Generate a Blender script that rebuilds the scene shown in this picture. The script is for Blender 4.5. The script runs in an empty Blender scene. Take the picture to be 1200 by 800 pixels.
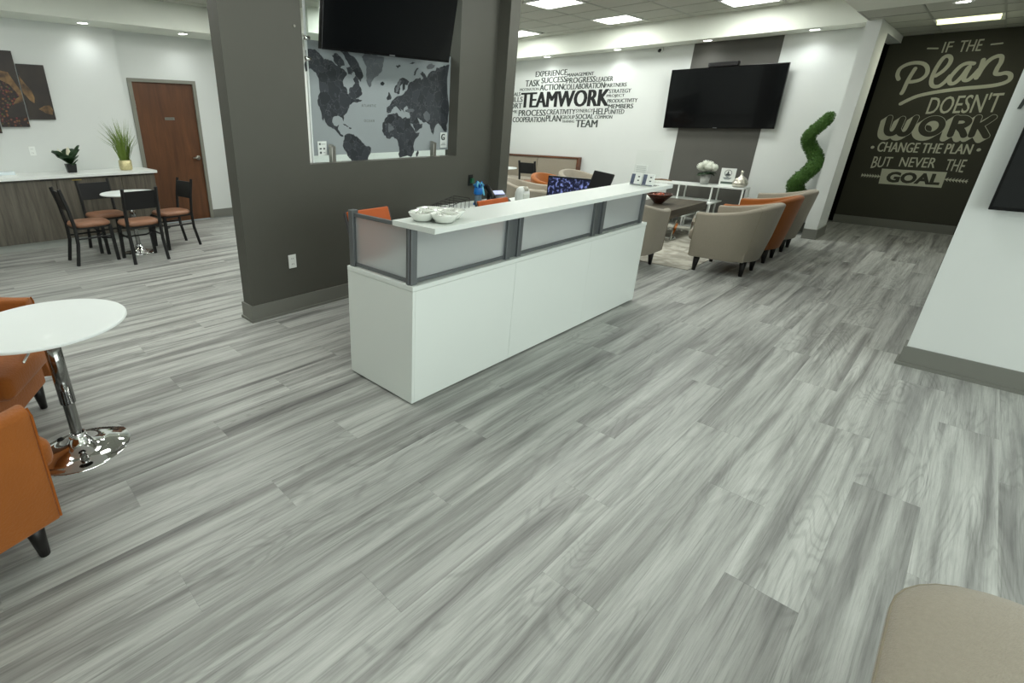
import bpy, bmesh, math, random
from mathutils import Vector, Matrix
from math import radians, cos, sin, pi
random.seed(7)
C = bpy.context.scene.collection

# ---------------------------------------------------------------- camera
cam_d = bpy.data.cameras.new('camera'); cam = bpy.data.objects.new('camera', cam_d); C.objects.link(cam)
YAW, PITCH, ROLL = 0.837362178, 0.388653982, 0.00229256
fwd = Vector((cos(PITCH)*cos(YAW), cos(PITCH)*sin(YAW), -sin(PITCH)))
rgt = Vector((sin(YAW), -cos(YAW), 0)); up = rgt.cross(fwd)
r2 = cos(ROLL)*rgt + sin(ROLL)*up; u2 = -sin(ROLL)*rgt + cos(ROLL)*up
cam.matrix_world = Matrix(((r2.x, u2.x, -fwd.x, 0), (r2.y, u2.y, -fwd.y, 0), (r2.z, u2.z, -fwd.z, 1.56), (0, 0, 0, 1)))
cam_d.sensor_width = 36; cam_d.sensor_fit = 'HORIZONTAL'; cam_d.lens = 585.66/1200*36
cam_d.shift_x = (600-472.51)/1200; cam_d.shift_y = -(400-382.34)/1200
cam_d.clip_start = 0.02; cam_d.clip_end = 100
bpy.context.scene.camera = cam

# ---------------------------------------------------------------- world, exposure, lights
sc = bpy.context.scene
sc.view_settings.view_transform = 'Standard'; sc.view_settings.look = 'None'
sc.view_settings.gamma = 1; sc.view_settings.use_curve_mapping = False
sc.view_settings.exposure = 0.2
w = bpy.data.worlds.new('world'); sc.world = w; w.use_nodes = True
w.node_tree.nodes['Background'].inputs[0].default_value = (0.80, 0.95, 0.92, 1)
w.node_tree.nodes['Background'].inputs[1].default_value = 0.22
LIGHT = (0.95, 1.0, 0.96)
PANEL_W, DOWN_W, STORE_W = 12.0, 1.8, 195.0
def area(name, loc, sx, sy, power, rot=(0, 0, 0), col=LIGHT, spread=pi):
    l = bpy.data.lights.new(name, 'AREA'); l.shape = 'RECTANGLE'; l.size = sx; l.size_y = sy
    l.energy = power; l.color = col; l.spread = spread
    o = bpy.data.objects.new(name, l); o.location = loc; o.rotation_euler = rot; C.objects.link(o); return o
# recessed 2x2 panels of the tile ceiling (centres) and their lamps
PANELS = [(8.665, 2.715), (8.665, 4.555), (8.665, 6.45), (6.87, 4.555), (6.87, 2.715), (6.87, 6.45), (5.04, 4.555), (5.04, 2.715), (5.04, 6.45),
          (3.21, 2.715), (3.21, 5.165), (3.21, 6.995), (1.38, 2.715), (1.38, 4.555), (1.38, 6.385), (-0.45, 2.715), (-0.45, 4.555), (-0.45, 6.385)]
for x, y in PANELS: area('panel_lamp', (x, y, 3.045), 0.5, 0.5, PANEL_W*(.5 if x < 2 else .8 if x < 4 else 1.0))
HALL = [(9.94, 0.64)]
DOWNS_BACK = [(9.52, 6.35), (9.52, 4.92), (9.52, 3.455), (9.52, 2.1)]
DOWNS_LEFT = [(0.62, 8.42), (1.93, 8.42), (3.22, 8.42)]
DOWNS_HALL = [(8.54, 0.64), (6.4, 0.64), (4.2, 0.64), (2.0, 0.4), (0.0, 0.4), (3.0, -1.6), (1.0, -1.6), (3.0, -3.6), (1.0, -3.6)]
# daylight of the shop front behind the camera, in its window plane
area('window_light', (1.2, -4.9, 1.5), 6.4, 2.3, STORE_W, rot=(radians(90), 0, 0), col=(0.93, 1.0, 0.97))

# ---------------------------------------------------------------- helpers
def lin(c):
    c = c/255.0
    return c/12.92 if c <= 0.04045 else ((c+0.055)/1.055)**2.4
def rgb(r, g, b): return (lin(r), lin(g), lin(b), 1)
def nd(nt, t, **kw):
    n = nt.nodes.new(t)
    for k, v in kw.items(): setattr(n, k, v)
    return n
def mat(name, col, rough=0.5, metal=0.0, var=0.06, scale=6.0, bump=0.0, bscale=200.0, coat=0.0, trans=0.0, emit=None, estr=0.0, alpha=None, sheen=0.0, ior=1.45, spec=0.5):
    m = bpy.data.materials.new(name); m.use_nodes = True; nt = m.node_tree; p = nt.nodes['Principled BSDF']
    p.inputs['Roughness'].default_value = rough; p.inputs['Metallic'].default_value = metal
    p.inputs['Coat Weight'].default_value = coat; p.inputs['Transmission Weight'].default_value = trans
    p.inputs['IOR'].default_value = ior; p.inputs['Sheen Weight'].default_value = sheen
    p.inputs['Specular IOR Level'].default_value = spec
    tc = nd(nt, 'ShaderNodeTexCoord')
    if var > 0:
        n = nd(nt, 'ShaderNodeTexNoise'); n.inputs['Scale'].default_value = scale; n.inputs['Detail'].default_value = 5
        nt.links.new(tc.outputs['Object'], n.inputs['Vector'])
        mx = nd(nt, 'ShaderNodeMix', data_type='RGBA')
        mx.inputs[6].default_value = (col[0]*(1-var), col[1]*(1-var), col[2]*(1-var), 1)
        mx.inputs[7].default_value = (min(1, col[0]*(1+var)), min(1, col[1]*(1+var)), min(1, col[2]*(1+var)), 1)
        nt.links.new(n.outputs['Fac'], mx.inputs[0]); nt.links.new(mx.outputs[2], p.inputs['Base Color'])
    else: p.inputs['Base Color'].default_value = col
    if bump > 0:
        b = nd(nt, 'ShaderNodeTexNoise'); b.inputs['Scale'].default_value = bscale; b.inputs['Detail'].default_value = 2
        nt.links.new(tc.outputs['Object'], b.inputs['Vector'])
        bm_ = nd(nt, 'ShaderNodeBump'); bm_.inputs['Strength'].default_value = bump; bm_.inputs['Distance'].default_value = 0.01
        nt.links.new(b.outputs['Fac'], bm_.inputs['Height']); nt.links.new(bm_.outputs['Normal'], p.inputs['Normal'])
    if emit: p.inputs['Emission Color'].default_value = emit; p.inputs['Emission Strength'].default_value = estr
    return m

class MB:
    """collects vertices and faces; build() links them as one mesh object"""
    def __init__(s): s.v = []; s.f = []
    def add(s, vs, fs):
        o = len(s.v); s.v += [tuple(v) for v in vs]; s.f += [[i+o for i in f] for f in fs]; return s
    def box(s, x0, y0, z0, x1, y1, z1):
        return s.add([(x0,y0,z0),(x1,y0,z0),(x1,y1,z0),(x0,y1,z0),(x0,y0,z1),(x1,y0,z1),(x1,y1,z1),(x0,y1,z1)],
                     [(3,2,1,0),(4,5,6,7),(0,1,5,4),(1,2,6,5),(2,3,7,6),(3,0,4,7)])
    def hexa(s, b, t):
        return s.add(list(b)+list(t), [(3,2,1,0),(4,5,6,7),(0,1,5,4),(1,2,6,5),(2,3,7,6),(3,0,4,7)])
    def cyl(s, p0, p1, r0, r1=None, n=12, caps=True, off=0):
        if r1 is None: r1 = r0
        p0 = Vector(p0); p1 = Vector(p1); d = (p1-p0).normalized()
        a = d.orthogonal().normalized() if abs(d.z) < .999 else Vector((1, 0, 0)); b = d.cross(a)
        vs = [p0+(a*cos(2*pi*i/n+off)+b*sin(2*pi*i/n+off))*r0 for i in range(n)]+[p1+(a*cos(2*pi*i/n+off)+b*sin(2*pi*i/n+off))*r1 for i in range(n)]
        fs = [(i, (i+1) % n, n+(i+1) % n, n+i) for i in range(n)]
        if caps: fs += [list(range(n))[::-1], list(range(n, 2*n))]
        return s.add(vs, fs)
    def sqleg(s, p0, p1, w0, w1, d0=None, d1=None):
        d0 = d0 or w0; d1 = d1 or w1
        q = lambda p, w_, d_: [(p[0]-w_/2, p[1]-d_/2, p[2]), (p[0]+w_/2, p[1]-d_/2, p[2]), (p[0]+w_/2, p[1]+d_/2, p[2]), (p[0]-w_/2, p[1]+d_/2, p[2])]
        return s.hexa(q(p0, w0, d0), q(p1, w1, d1))
    def tube(s, pts, r, n=8, closed=False):
        P = [Vector(p) for p in pts]; N = len(P); rr = r if isinstance(r, (list, tuple)) else [r]*N
        ref = Vector((0, 0, 1)); vs = []; fs = []
        for i in range(N):
            d = (P[(i+1) % N]-P[i-1]) if closed else (P[min(i+1, N-1)]-P[max(i-1, 0)])
            d.normalize()
            rf = ref if abs(d.dot(ref)) < .95 else Vector((1, 0, 0))
            a = d.cross(rf).normalized(); b = a.cross(d)
            vs += [P[i]+(a*cos(2*pi*k/n)+b*sin(2*pi*k/n))*rr[i] for k in range(n)]
        for i in range(N if closed else N-1):
            j = (i+1) % N
            fs += [(i*n+k, i*n+(k+1) % n, j*n+(k+1) % n, j*n+k) for k in range(n)]
        if not closed: fs += [list(range(n))[::-1], list(range((N-1)*n, N*n))]
        return s.add(vs, fs)
    def lathe(s, prof, n=32, c=(0, 0)):
        vs = []; fs = []; m = len(prof)
        for i in range(n):
            a = 2*pi*i/n
            vs += [(c[0]+r*cos(a), c[1]+r*sin(a), z) for r, z in prof]
        for i in range(n):
            j = (i+1) % n
            fs += [(i*m+k, j*m+k, j*m+k+1, i*m+k+1) for k in range(m-1)]
        return s.add(vs, fs)
    def prism(s, poly, f0, f1):
        """poly of 2D points; f0, f1 map (a, b) to the two faces"""
        n = len(poly)
        ar = sum(poly[i][0]*poly[(i+1) % n][1]-poly[(i+1) % n][0]*poly[i][1] for i in range(n))
        return s.add([f0(*p) for p in poly]+[f1(*p) for p in poly],
                     [list(range(n))[::-1], list(range(n, 2*n))]+[(i, (i+1) % n, n+(i+1) % n, n+i) for i in range(n)])
    def build(s, name, m, parent=None, smooth=False, bevel=0.0, seg=2, sub=0, label=None):
        me = bpy.data.meshes.new(name); me.from_pydata(s.v, [], s.f)
        bm = bmesh.new(); bm.from_mesh(me); bmesh.ops.remove_doubles(bm, verts=bm.verts, dist=1e-5)
        bmesh.ops.recalc_face_normals(bm, faces=bm.faces); bm.to_mesh(me); bm.free()
        me.materials.append(m)
        if smooth:
            me.shade_smooth()
        o = bpy.data.objects.new(name, me); C.objects.link(o)
        if parent: o.parent = parent
        if bevel > 0:
            b = o.modifiers.new('bevel', 'BEVEL'); b.width = bevel; b.segments = seg; b.limit_method = 'ANGLE'; b.angle_limit = radians(35); b.harden_normals = False
        if sub: 
            q = o.modifiers.new('sub', 'SUBSURF'); q.levels = sub; q.render_levels = sub
        if label: o['label'] = label
        return o
def tag(o, label, cat, group=None, kind=None):
    o['label'] = label; o['category'] = cat
    if group: o['group'] = group
    if kind: o['kind'] = kind
    return o
def thing(name, label, cat, loc=(0, 0, 0), rz=0.0, group=None):
    o = bpy.data.objects.new(name, None); C.objects.link(o); o.location = loc; o.rotation_euler = (0, 0, rz)
    o.empty_display_size = 0.1
    return tag(o, label, cat, group)
def struct(o): o['kind'] = 'structure'; return o
def dup(root, loc, rz, label):
    r = root.copy(); C.objects.link(r); r.location = loc; r.rotation_euler = (0, 0, rz); r['label'] = label
    for ch in list(root.children):
        c = ch.copy(); C.objects.link(c); c.parent = r
        for g in ch.children:
            d = g.copy(); C.objects.link(d); d.parent = c
    return r
def box_obj(name, b, m, parent=None, bevel=0.0, label=None): return MB().box(*b).build(name, m, parent, bevel=bevel, label=label)
# text on a wall: mesh letters fitted between two heights and two side limits
WALLX = Matrix(((0, 0, -1, 0), (-1, 0, 0, 0), (0, 1, 0, 0), (0, 0, 0, 1)))   # wall facing -X: letters run towards -Y
WALLY = Matrix(((1, 0, 0, 0), (0, 0, -1, 0), (0, 1, 0, 0), (0, 0, 0, 1)))    # wall facing -Y
def text_mesh(word, depth=0.002, bold=0.0, space=1.0):
    cu = bpy.data.curves.new('letters', 'FONT'); cu.body = word; cu.size = 1; cu.extrude = depth; cu.offset = bold; cu.resolution_u = 3; cu.space_character = space
    ob = bpy.data.objects.new('letters', cu); C.objects.link(ob); bpy.context.view_layer.update()
    me = bpy.data.meshes.new_from_object(ob.evaluated_get(bpy.context.evaluated_depsgraph_get()))
    bpy.data.objects.remove(ob); bpy.data.curves.remove(cu); return me
def text_obj(name, word, mtx, org, w_, h_, m, parent=None, bold=0.0, xb=0.0, depth=0.002, slant=0.0, hr=None, dy=0.0, space=1.0):
    """org = lower left corner on the wall; w_, h_ size; hr = height at the right end; dy = rise of the baseline"""
    me = text_mesh(word, 1.0, bold, space)
    xs = [v.co.x for v in me.vertices]; ys = [v.co.y for v in me.vertices]
    x0, x1, y0, y1 = min(xs), max(xs), min(ys), max(ys); hr = hr if hr is not None else h_
    for v in me.vertices:
        u = (v.co.x-x0)/(x1-x0); t = (v.co.y-y0)/(y1-y0)
        hh = h_+(hr-h_)*u
        p = mtx @ Vector((u*w_+slant*t*h_, dy*u+t*hh, depth if v.co.z > 0 else 0))
        v.co = p+Vector(org)
    if xb > 0:      # bolder upright strokes: the letters laid side by side a few millimetres apart
        base = [v.co.copy() for v in me.vertices]; fcs = [tuple(p.vertices) for p in me.polygons]; ax = (mtx @ Vector((1, 0, 0)))
        nn = mtx @ Vector((0, 0, 1)); V = []; Fc = []
        for q in range(3):
            of = len(V); V += [b+ax*xb*(q-1)+nn*depth*.03*q for b in base]; Fc += [tuple(i+of for i in f) for f in fcs]
        me2 = bpy.data.meshes.new('letters'); me2.from_pydata(V, [], Fc); me = me2
    me.materials.clear(); me.materials.append(m)
    o = bpy.data.objects.new(name, me); C.objects.link(o)
    if parent: o.parent = parent
    return o
def stroke(mb, pts, wdt, fn, d0, d1, n=5):
    """flat ribbon with round ends along smoothed pts (2D), thickness d0..d1; fn(a, b, d) -> 3D"""
    P = [Vector(p) for p in pts]; S = []
    for i in range(len(P)-1):
        p0 = P[max(i-1, 0)]; p1 = P[i]; p2 = P[i+1]; p3 = P[min(i+2, len(P)-1)]
        for k in range(n):
            t = k/n
            S.append(.5*((2*p1)+(p2-p0)*t+(2*p0-5*p1+4*p2-p3)*t*t+(3*p1-p0-3*p2+p3)*t*t*t))
    S.append(P[-1]); L = []; Rr = []
    for i, p in enumerate(S):
        d = (S[min(i+1, len(S)-1)]-S[max(i-1, 0)]).normalized(); nn = Vector((-d.y, d.x))*wdt/2
        L.append(p+nn); Rr.append(p-nn)
    dd = d1+len(mb.v)*1e-6
    for i in range(len(S)-1):
        q = [L[i], Rr[i], Rr[i+1], L[i+1]]; e0 = dd+i*2.5e-5; e1 = dd+(i+1)*2.5e-5
        mb.add([fn(L[i].x, L[i].y, e0), fn(Rr[i].x, Rr[i].y, e0), fn(Rr[i+1].x, Rr[i+1].y, e1), fn(L[i+1].x, L[i+1].y, e1)], [(0, 1, 2, 3)])
    for p, e in ((S[0], dd-3e-5), (S[-1], dd+len(S)*2.5e-5+3e-5)):
        q = [p+Vector((cos(a*pi/6), sin(a*pi/6)))*wdt/2 for a in range(12)]
        mb.add([fn(a.x, a.y, e) for a in q], [list(range(12))])
    return mb

# ---------------------------------------------------------------- materials
def wood_floor():
    m = bpy.data.materials.new('vinyl_plank'); m.use_nodes = True; nt = m.node_tree; p = nt.nodes['Principled BSDF']; L = nt.links.new
    tc = nd(nt, 'ShaderNodeTexCoord'); oi = nd(nt, 'ShaderNodeObjectInfo')
    mul = nd(nt, 'ShaderNodeVectorMath', operation='MULTIPLY'); mul.inputs[1].default_value = (97.0, 53.0, 31.0)
    cmb = nd(nt, 'ShaderNodeCombineXYZ')
    for k in range(3): L(oi.outputs['Random'], cmb.inputs[k])
    L(cmb.outputs[0], mul.inputs[0])
    add = nd(nt, 'ShaderNodeVectorMath', operation='ADD'); L(tc.outputs['Object'], add.inputs[0]); L(mul.outputs[0], add.inputs[1])
    def noise(sx, sy, sc_, det, dist=0.0, rough=.5):
        mp = nd(nt, 'ShaderNodeMapping'); mp.inputs['Scale'].default_value = (sx, sy, 1); L(add.outputs[0], mp.inputs['Vector'])
        n = nd(nt, 'ShaderNodeTexNoise'); n.inputs['Scale'].default_value = sc_; n.inputs['Detail'].default_value = det
        n.inputs['Distortion'].default_value = dist; n.inputs['Roughness'].default_value = rough; L(mp.outputs[0], n.inputs['Vector']); return n
    broad = noise(0.55, 9.0, 1.15, 4, 0.5)
    mid = noise(0.9, 26, 1.5, 6, 0.7, .62)
    fine = noise(4, 150, 1.6, 6, 0.5, .8)
    lines = noise(0.7, 70, 1.5, 3, 0.6, .6)
    # cathedral figure: contour bands of a stretched noise
    cat = noise(0.75, 4.6, 0.95, 2.5, 0.5)
    c1 = nd(nt, 'ShaderNodeMath', operation='MULTIPLY'); c1.inputs[1].default_value = 120; L(cat.outputs['Fac'], c1.inputs[0])
    c2 = nd(nt, 'ShaderNodeMath', operation='SINE'); L(c1.outputs[0], c2.inputs[0])
    c3 = nd(nt, 'ShaderNodeMapRange'); c3.inputs[1].default_value = 0.2; c3.inputs[2].default_value = 1.0; L(c2.outputs[0], c3.inputs[0])
    msk = noise(1.0, 3.0, 1.1, 1)
    mm = nd(nt, 'ShaderNodeMapRange'); mm.inputs[1].default_value = .40; mm.inputs[2].default_value = .56; L(msk.outputs['Fac'], mm.inputs[0])
    c4 = nd(nt, 'ShaderNodeMath', operation='MULTIPLY'); L(c3.outputs[0], c4.inputs[0]); L(mm.outputs[0], c4.inputs[1])
    def ramp(src, stops):
        r = nd(nt, 'ShaderNodeValToRGB'); e = r.color_ramp.elements
        e[0].position, e[0].color = stops[0]; e[1].position, e[1].color = stops[-1]
        for q in stops[1:-1]:
            x = e.new(q[0]); x.color = q[1]
        L(src, r.inputs[0]); return r
    r1 = ramp(broad.outputs['Fac'], [(0.28, rgb(118, 118, 116)), (0.42, rgb(152, 153, 149)), (0.54, rgb(176, 178, 173)), (0.72, rgb(190, 192, 187))])
    def mixc(a, b, fac, mode='MULTIPLY', fv=None):
        x = nd(nt, 'ShaderNodeMix', data_type='RGBA', blend_type=mode)
        L(a, x.inputs[6]); L(b, x.inputs[7])
        if fac is not None: L(fac, x.inputs[0])
        else: x.inputs[0].default_value = fv
        return x.outputs[2]
    g = lambda v: (v, v, v, 1)
    r2_ = ramp(mid.outputs['Fac'], [(0.32, g(.62)), (0.5, g(.92)), (0.66, g(1.06))])
    r3_ = ramp(fine.outputs['Fac'], [(0.3, g(.62)), (0.5, g(.98)), (.75, g(1.08))])
    dk = nd(nt, 'ShaderNodeRGB'); dk.outputs[0].default_value = g(.66)
    o = mixc(r1.outputs[0], r2_.outputs[0], None, fv=.85); o = mixc(o, r3_.outputs[0], None, fv=.75); 
    r4_ = ramp(lines.outputs['Fac'], [(0.33, g(.62)), (0.42, g(1.0)), (.8, g(1.0))]); o = mixc(o, r4_.outputs[0], None, fv=.55)
    fm = nd(nt, 'ShaderNodeMath', operation='MULTIPLY'); fm.inputs[1].default_value = .5; L(c4.outputs[0], fm.inputs[0])
    o = mixc(o, dk.outputs[0], fm.outputs[0])
    # plank to plank tone
    tr = nd(nt, 'ShaderNodeMapRange'); tr.inputs[3].default_value = .95; tr.inputs[4].default_value = 1.04; L(oi.outputs['Random'], tr.inputs[0])
    tone = nd(nt, 'ShaderNodeVectorMath', operation='SCALE'); L(o, tone.inputs[0]); L(tr.outputs[0], tone.inputs['Scale'])
    L(tone.outputs[0], p.inputs['Base Color']); p.inputs['Roughness'].default_value = 0.42
    p.inputs['Specular IOR Level'].default_value = 0.4
    b = nd(nt, 'ShaderNodeBump'); b.inputs['Strength'].default_value = .12; b.inputs['Distance'].default_value = .002
    L(fine.outputs['Fac'], b.inputs['Height']); L(b.outputs['Normal'], p.inputs['Normal'])
    return m
def wood(name, c0, c1, axis='z', rough=.45, scale=1.0, stretch=14):
    m = bpy.data.materials.new(name); m.use_nodes = True; nt = m.node_tree; p = nt.nodes['Principled BSDF']; L = nt.links.new
    tc = nd(nt, 'ShaderNodeTexCoord'); mp = nd(nt, 'ShaderNodeMapping')
    s = {'z': (stretch, stretch, 1.2), 'x': (1.2, stretch, stretch), 'y': (stretch, 1.2, stretch)}[axis]
    mp.inputs['Scale'].default_value = s; L(tc.outputs['Object'], mp.inputs['Vector'])
    n = nd(nt, 'ShaderNodeTexNoise'); n.inputs['Scale'].default_value = scale; n.inputs['Detail'].default_value = 7; n.inputs['Distortion'].default_value = .5; n.inputs['Roughness'].default_value = .62
    L(mp.outputs[0], n.inputs['Vector']); r = nd(nt, 'ShaderNodeValToRGB'); e = r.color_ramp.elements
    e[0].position = .32; e[0].color = c0; e[1].position = .7; e[1].color = c1; L(n.outputs['Fac'], r.inputs[0])
    L(r.outputs[0], p.inputs['Base Color']); p.inputs['Roughness'].default_value = rough; return m
M = {}
M['floor'] = wood_floor()
M['white_wall'] = mat('white_wall_paint', rgb(214, 218, 215), .7, var=.02, scale=3, bump=.04, bscale=260)
M['soffit'] = mat('soffit_paint', rgb(226, 230, 220), .7, var=.02)
M['grey_wall'] = mat('grey_wall_paint', rgb(80, 80, 73), .6, var=.05, scale=4, bump=.05, bscale=260)
M['stripe'] = mat('dark_stripe_paint', rgb(84, 83, 78), .6, var=.05, scale=4)
M['plan_wall'] = mat('charcoal_wall_paint', rgb(58, 58, 46), .6, var=.08, scale=3, bump=.05)
M['base'] = mat('grey_vinyl_baseboard', rgb(116, 117, 110), .45, var=.04)
M['base_light'] = mat('light_toe_kick', rgb(176, 180, 174), .5, var=.03)
M['tile'] = mat('ceiling_tile', rgb(178, 180, 170), .9, var=.07, scale=40, bump=.25, bscale=120)
M['grid'] = mat('ceiling_grid', rgb(150, 152, 144), .5, var=0)
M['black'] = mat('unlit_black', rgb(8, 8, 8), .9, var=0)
M['laminate'] = mat('white_laminate', rgb(218, 224, 219), .38, var=.02, scale=2, bump=.03, bscale=300)
M['alu'] = mat('grey_aluminium', rgb(118, 122, 124), .38, .7, var=.05, scale=20)
M['chrome'] = mat('chrome', (.9, .9, .9, 1), .05, 1.0, var=.02)
M['steel'] = mat('brushed_steel', rgb(170, 168, 160), .3, 1.0, var=.05, scale=30)
M['tv'] = mat('tv_black', rgb(9, 9, 10), .22, var=0, spec=.35)
M['tv_screen'] = mat('tv_screen_glass', rgb(5, 6, 8), .12, var=0, coat=.2)
M['black_metal'] = mat('black_metal', rgb(16, 16, 16), .45, var=.1, scale=30)
M['black_plastic'] = mat('black_plastic', rgb(20, 20, 21), .4, var=.1, scale=30)
M['white'] = mat('white_plain', rgb(232, 236, 232), .4, var=.02)
M['white_top'] = mat('white_table_top', rgb(232, 238, 236), .3, var=.015, coat=.2)
M['orange'] = mat('orange_velvet', rgb(146, 81, 18), .85, var=.16, scale=5, bump=.3, bscale=90, sheen=.15)
M['beige'] = mat('beige_upholstery', rgb(150, 142, 127), .9, var=.12, scale=110, bump=.35, bscale=260, sheen=.2)
M['seam_beige'] = mat('beige_piping', rgb(138, 130, 112), .9, var=.05)
M['seam_orange'] = mat('orange_piping', rgb(146, 78, 18), .9, var=.05)
M['leg'] = mat('black_wood_leg', rgb(18, 15, 13), .4, var=.15, scale=20)
M['tan'] = mat('brown_vinyl', rgb(138, 98, 74), .42, var=.2, scale=9, bump=.08, bscale=60)
M['cab'] = wood('grey_brown_laminate', rgb(62, 58, 50), rgb(104, 98, 86), 'z', .5, 1.3, 16)
M['door'] = wood('reddish_brown_door_veneer', rgb(76, 45, 24), rgb(104, 66, 38), 'z', .4, 1.0, 10)
M['walnut'] = wood('walnut_trim', rgb(70, 38, 20), rgb(120, 70, 40), 'y', .4)
M['coffee'] = wood('dark_grey_oak', rgb(52, 48, 40), rgb(96, 88, 74), 'x', .5)
M['shelf'] = mat('white_shelf_metal', rgb(228, 232, 228), .35, var=.02)
M['frame_grey'] = mat('grey_door_frame', rgb(128, 128, 118), .45, var=.03)
M['quartz'] = mat('white_quartz', rgb(226, 230, 226), .3, var=.03, scale=14)
M['text_black'] = mat('black_vinyl_letters', rgb(18, 20, 20), .6, var=0)
M['text_dark'] = mat('dark_grey_vinyl_letters', rgb(66, 72, 69), .6, var=0)
M['text_mid'] = mat('mid_grey_vinyl_letters', rgb(98, 104, 100), .6, var=0)
M['text_light'] = mat('pale_painted_letters', rgb(196, 198, 178), .7, var=.06, scale=30)
M['lamp'] = mat('lit_diffuser', (1, 1, 1, 1), .5, var=0, emit=(1.0, 1.0, .93, 1), estr=9.0)
M['lamp_y'] = mat('lit_fluorescent_tube', (1, 1, 1, 1), .5, var=0, emit=(1.0, 1.0, .48, 1), estr=1.6)
M['ceramic'] = mat('white_ceramic', rgb(232, 236, 228), .15, var=.01, coat=.5)
M['leaf'] = mat('dark_green_leaf', rgb(34, 58, 32), .4, var=.35, scale=14)
M['leaf2'] = mat('grass_green', rgb(110, 134, 56), .5, var=.3, scale=20)
M['topiary'] = mat('topiary_green', rgb(62, 98, 34), .7, var=.45, scale=45)
M['soil'] = mat('dark_soil', rgb(38, 30, 22), .9, var=.3, scale=40)

# geometry of the trees of data below was measured in metres on the walls they lie on
TEAM_WORDS = [("EXPERIENCE", 6.735, 6.014, 2.419, 2.521, 1),
 ("MANAGEMENT", 5.998, 5.438, 2.383, 2.444, 1),
 ("TASK", 6.968, 6.615, 2.246, 2.369, 1),
 ("SUCCESS", 6.582, 6.012, 2.293, 2.399, 1),
 ("PROGRESS", 6.003, 5.388, 2.265, 2.365, 1),
 ("LEADER", 5.369, 5.04, 2.265, 2.345, 1),
 ("MOTIVATION", 7.097, 6.628, 2.166, 2.221, 2),
 ("ACTION", 6.604, 6.064, 2.16, 2.27, 1),
 ("COLLABORATION", 6.054, 5.19, 2.154, 2.253, 1),
 ("PARTNERS", 5.181, 4.766, 2.161, 2.227, 1),
 ("TEAMWORK", 7.041, 5.071, 1.84, 2.137, 0),
 ("GOALS", 7.391, 7.081, 2.074, 2.149, 1),
 ("SKILLS", 7.426, 7.011, 1.957, 2.058, 1),
 ("EFFORT", 7.531, 7.018, 1.83, 1.935, 1),
 ("INCOME", 7.591, 7.117, 1.737, 1.797, 2),
 ("PROCESS", 7.08, 6.407, 1.678, 1.798, 1),
 ("CREATIVITY", 6.387, 5.729, 1.704, 1.799, 1),
 ("SYNERGY", 5.717, 5.354, 1.734, 1.797, 2),
 ("HELP", 5.343, 5.052, 1.695, 1.804, 1),
 ("UNITED", 5.038, 4.733, 1.701, 1.779, 1),
 ("STRATEGY", 5.081, 4.666, 2.058, 2.125, 1),
 ("PROJECT", 5.117, 4.771, 1.979, 2.039, 1),
 ("PRODUCTIVITY", 5.087, 4.52, 1.895, 1.959, 1),
 ("MEMBERS", 5.054, 4.581, 1.795, 1.871, 1),
 ("COOPERATION", 7.225, 6.41, 1.554, 1.659, 1),
 ("PLAN", 6.382, 6.036, 1.569, 1.69, 1),
 ("GROUP", 6.025, 5.728, 1.615, 1.685, 2),
 ("TRAINING", 6.004, 5.726, 1.549, 1.596, 2),
 ("SOCIAL", 5.706, 5.329, 1.618, 1.707, 1),
 ("COMMON", 5.301, 4.948, 1.621, 1.681, 2),
 ("TEAM", 5.687, 5.229, 1.466, 1.6, 1)]
PLAN_WORDS = [('IF', 0.878, 0.785, 2.49, 2.495, 2.628, 2.626), ('THE', 0.714, 0.494, 2.487, 2.484, 2.628, 2.629), ("DOESN'T", 0.809, 0.101, 1.68, 1.698, 1.913, 1.956), ('WORK', 1.251, 0.113, 1.346, 1.328, 1.662, 1.66), ('CHANGE THE PLAN', 1.214, 0.191, 1.138, 1.14, 1.283, 1.278), ('BUT', 1.218, 0.992, 0.886, 0.928, 1.065, 1.065), ('NEVER', 0.896, 0.503, 0.931, 0.933, 1.068, 1.077), ('THE', 0.392, 0.192, 0.913, 0.888, 1.064, 1.068)]
SCRIPT_STROKES = [[(1.097, 2.303), (1.12, 2.208), (1.135, 2.119), (1.143, 2.021), (1.153, 1.972)], [(1.242, 2.17), (1.272, 2.232), (1.265, 2.313), (1.2, 2.365), (1.106, 2.381), (1.015, 2.356), (0.963, 2.294), (0.953, 2.214), (0.996, 2.153), (1.067, 2.129), (1.132, 2.125)], [(0.848, 2.193), (0.791, 2.252), (0.753, 2.335), (0.753, 2.404), (0.792, 2.445), (0.835, 2.425), (0.864, 2.335), (0.881, 2.218), (0.873, 2.115), (0.837, 2.057), (0.777, 2.055), (0.73, 2.108), (0.697, 2.184)], [(0.508, 2.328), (0.569, 2.337), (0.625, 2.308), (0.668, 2.229), (0.692, 2.145), (0.668, 2.085), (0.621, 2.092), (0.578, 2.17), (0.552, 2.26), (0.539, 2.29)], [(0.537, 2.282), (0.549, 2.191), (0.546, 2.13), (0.504, 2.12), (0.467, 2.172), (0.433, 2.253)], [(0.428, 2.369), (0.425, 2.282), (0.429, 2.2), (0.429, 2.144)], [(0.422, 2.169), (0.405, 2.273), (0.368, 2.36), (0.314, 2.403), (0.268, 2.396), (0.253, 2.33), (0.264, 2.257), (0.261, 2.19), (0.219, 2.18), (0.167, 2.192), (0.118, 2.167), (0.106, 2.108), (0.15, 2.065), (0.243, 2.039), (0.376, 2.025), (0.515, 2.015), (0.678, 1.994), (0.833, 1.966), (0.965, 1.929), (1.056, 1.877), (1.122, 1.827)]]
DASHES = [[(1.036, 2.56), (0.931, 2.551)], [(0.444, 2.554), (0.345, 2.559)]]
GOAL_BOX = [(1.058, 0.661), (0.345, 0.658), (0.347, 0.883), (1.077, 0.888)]
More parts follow.
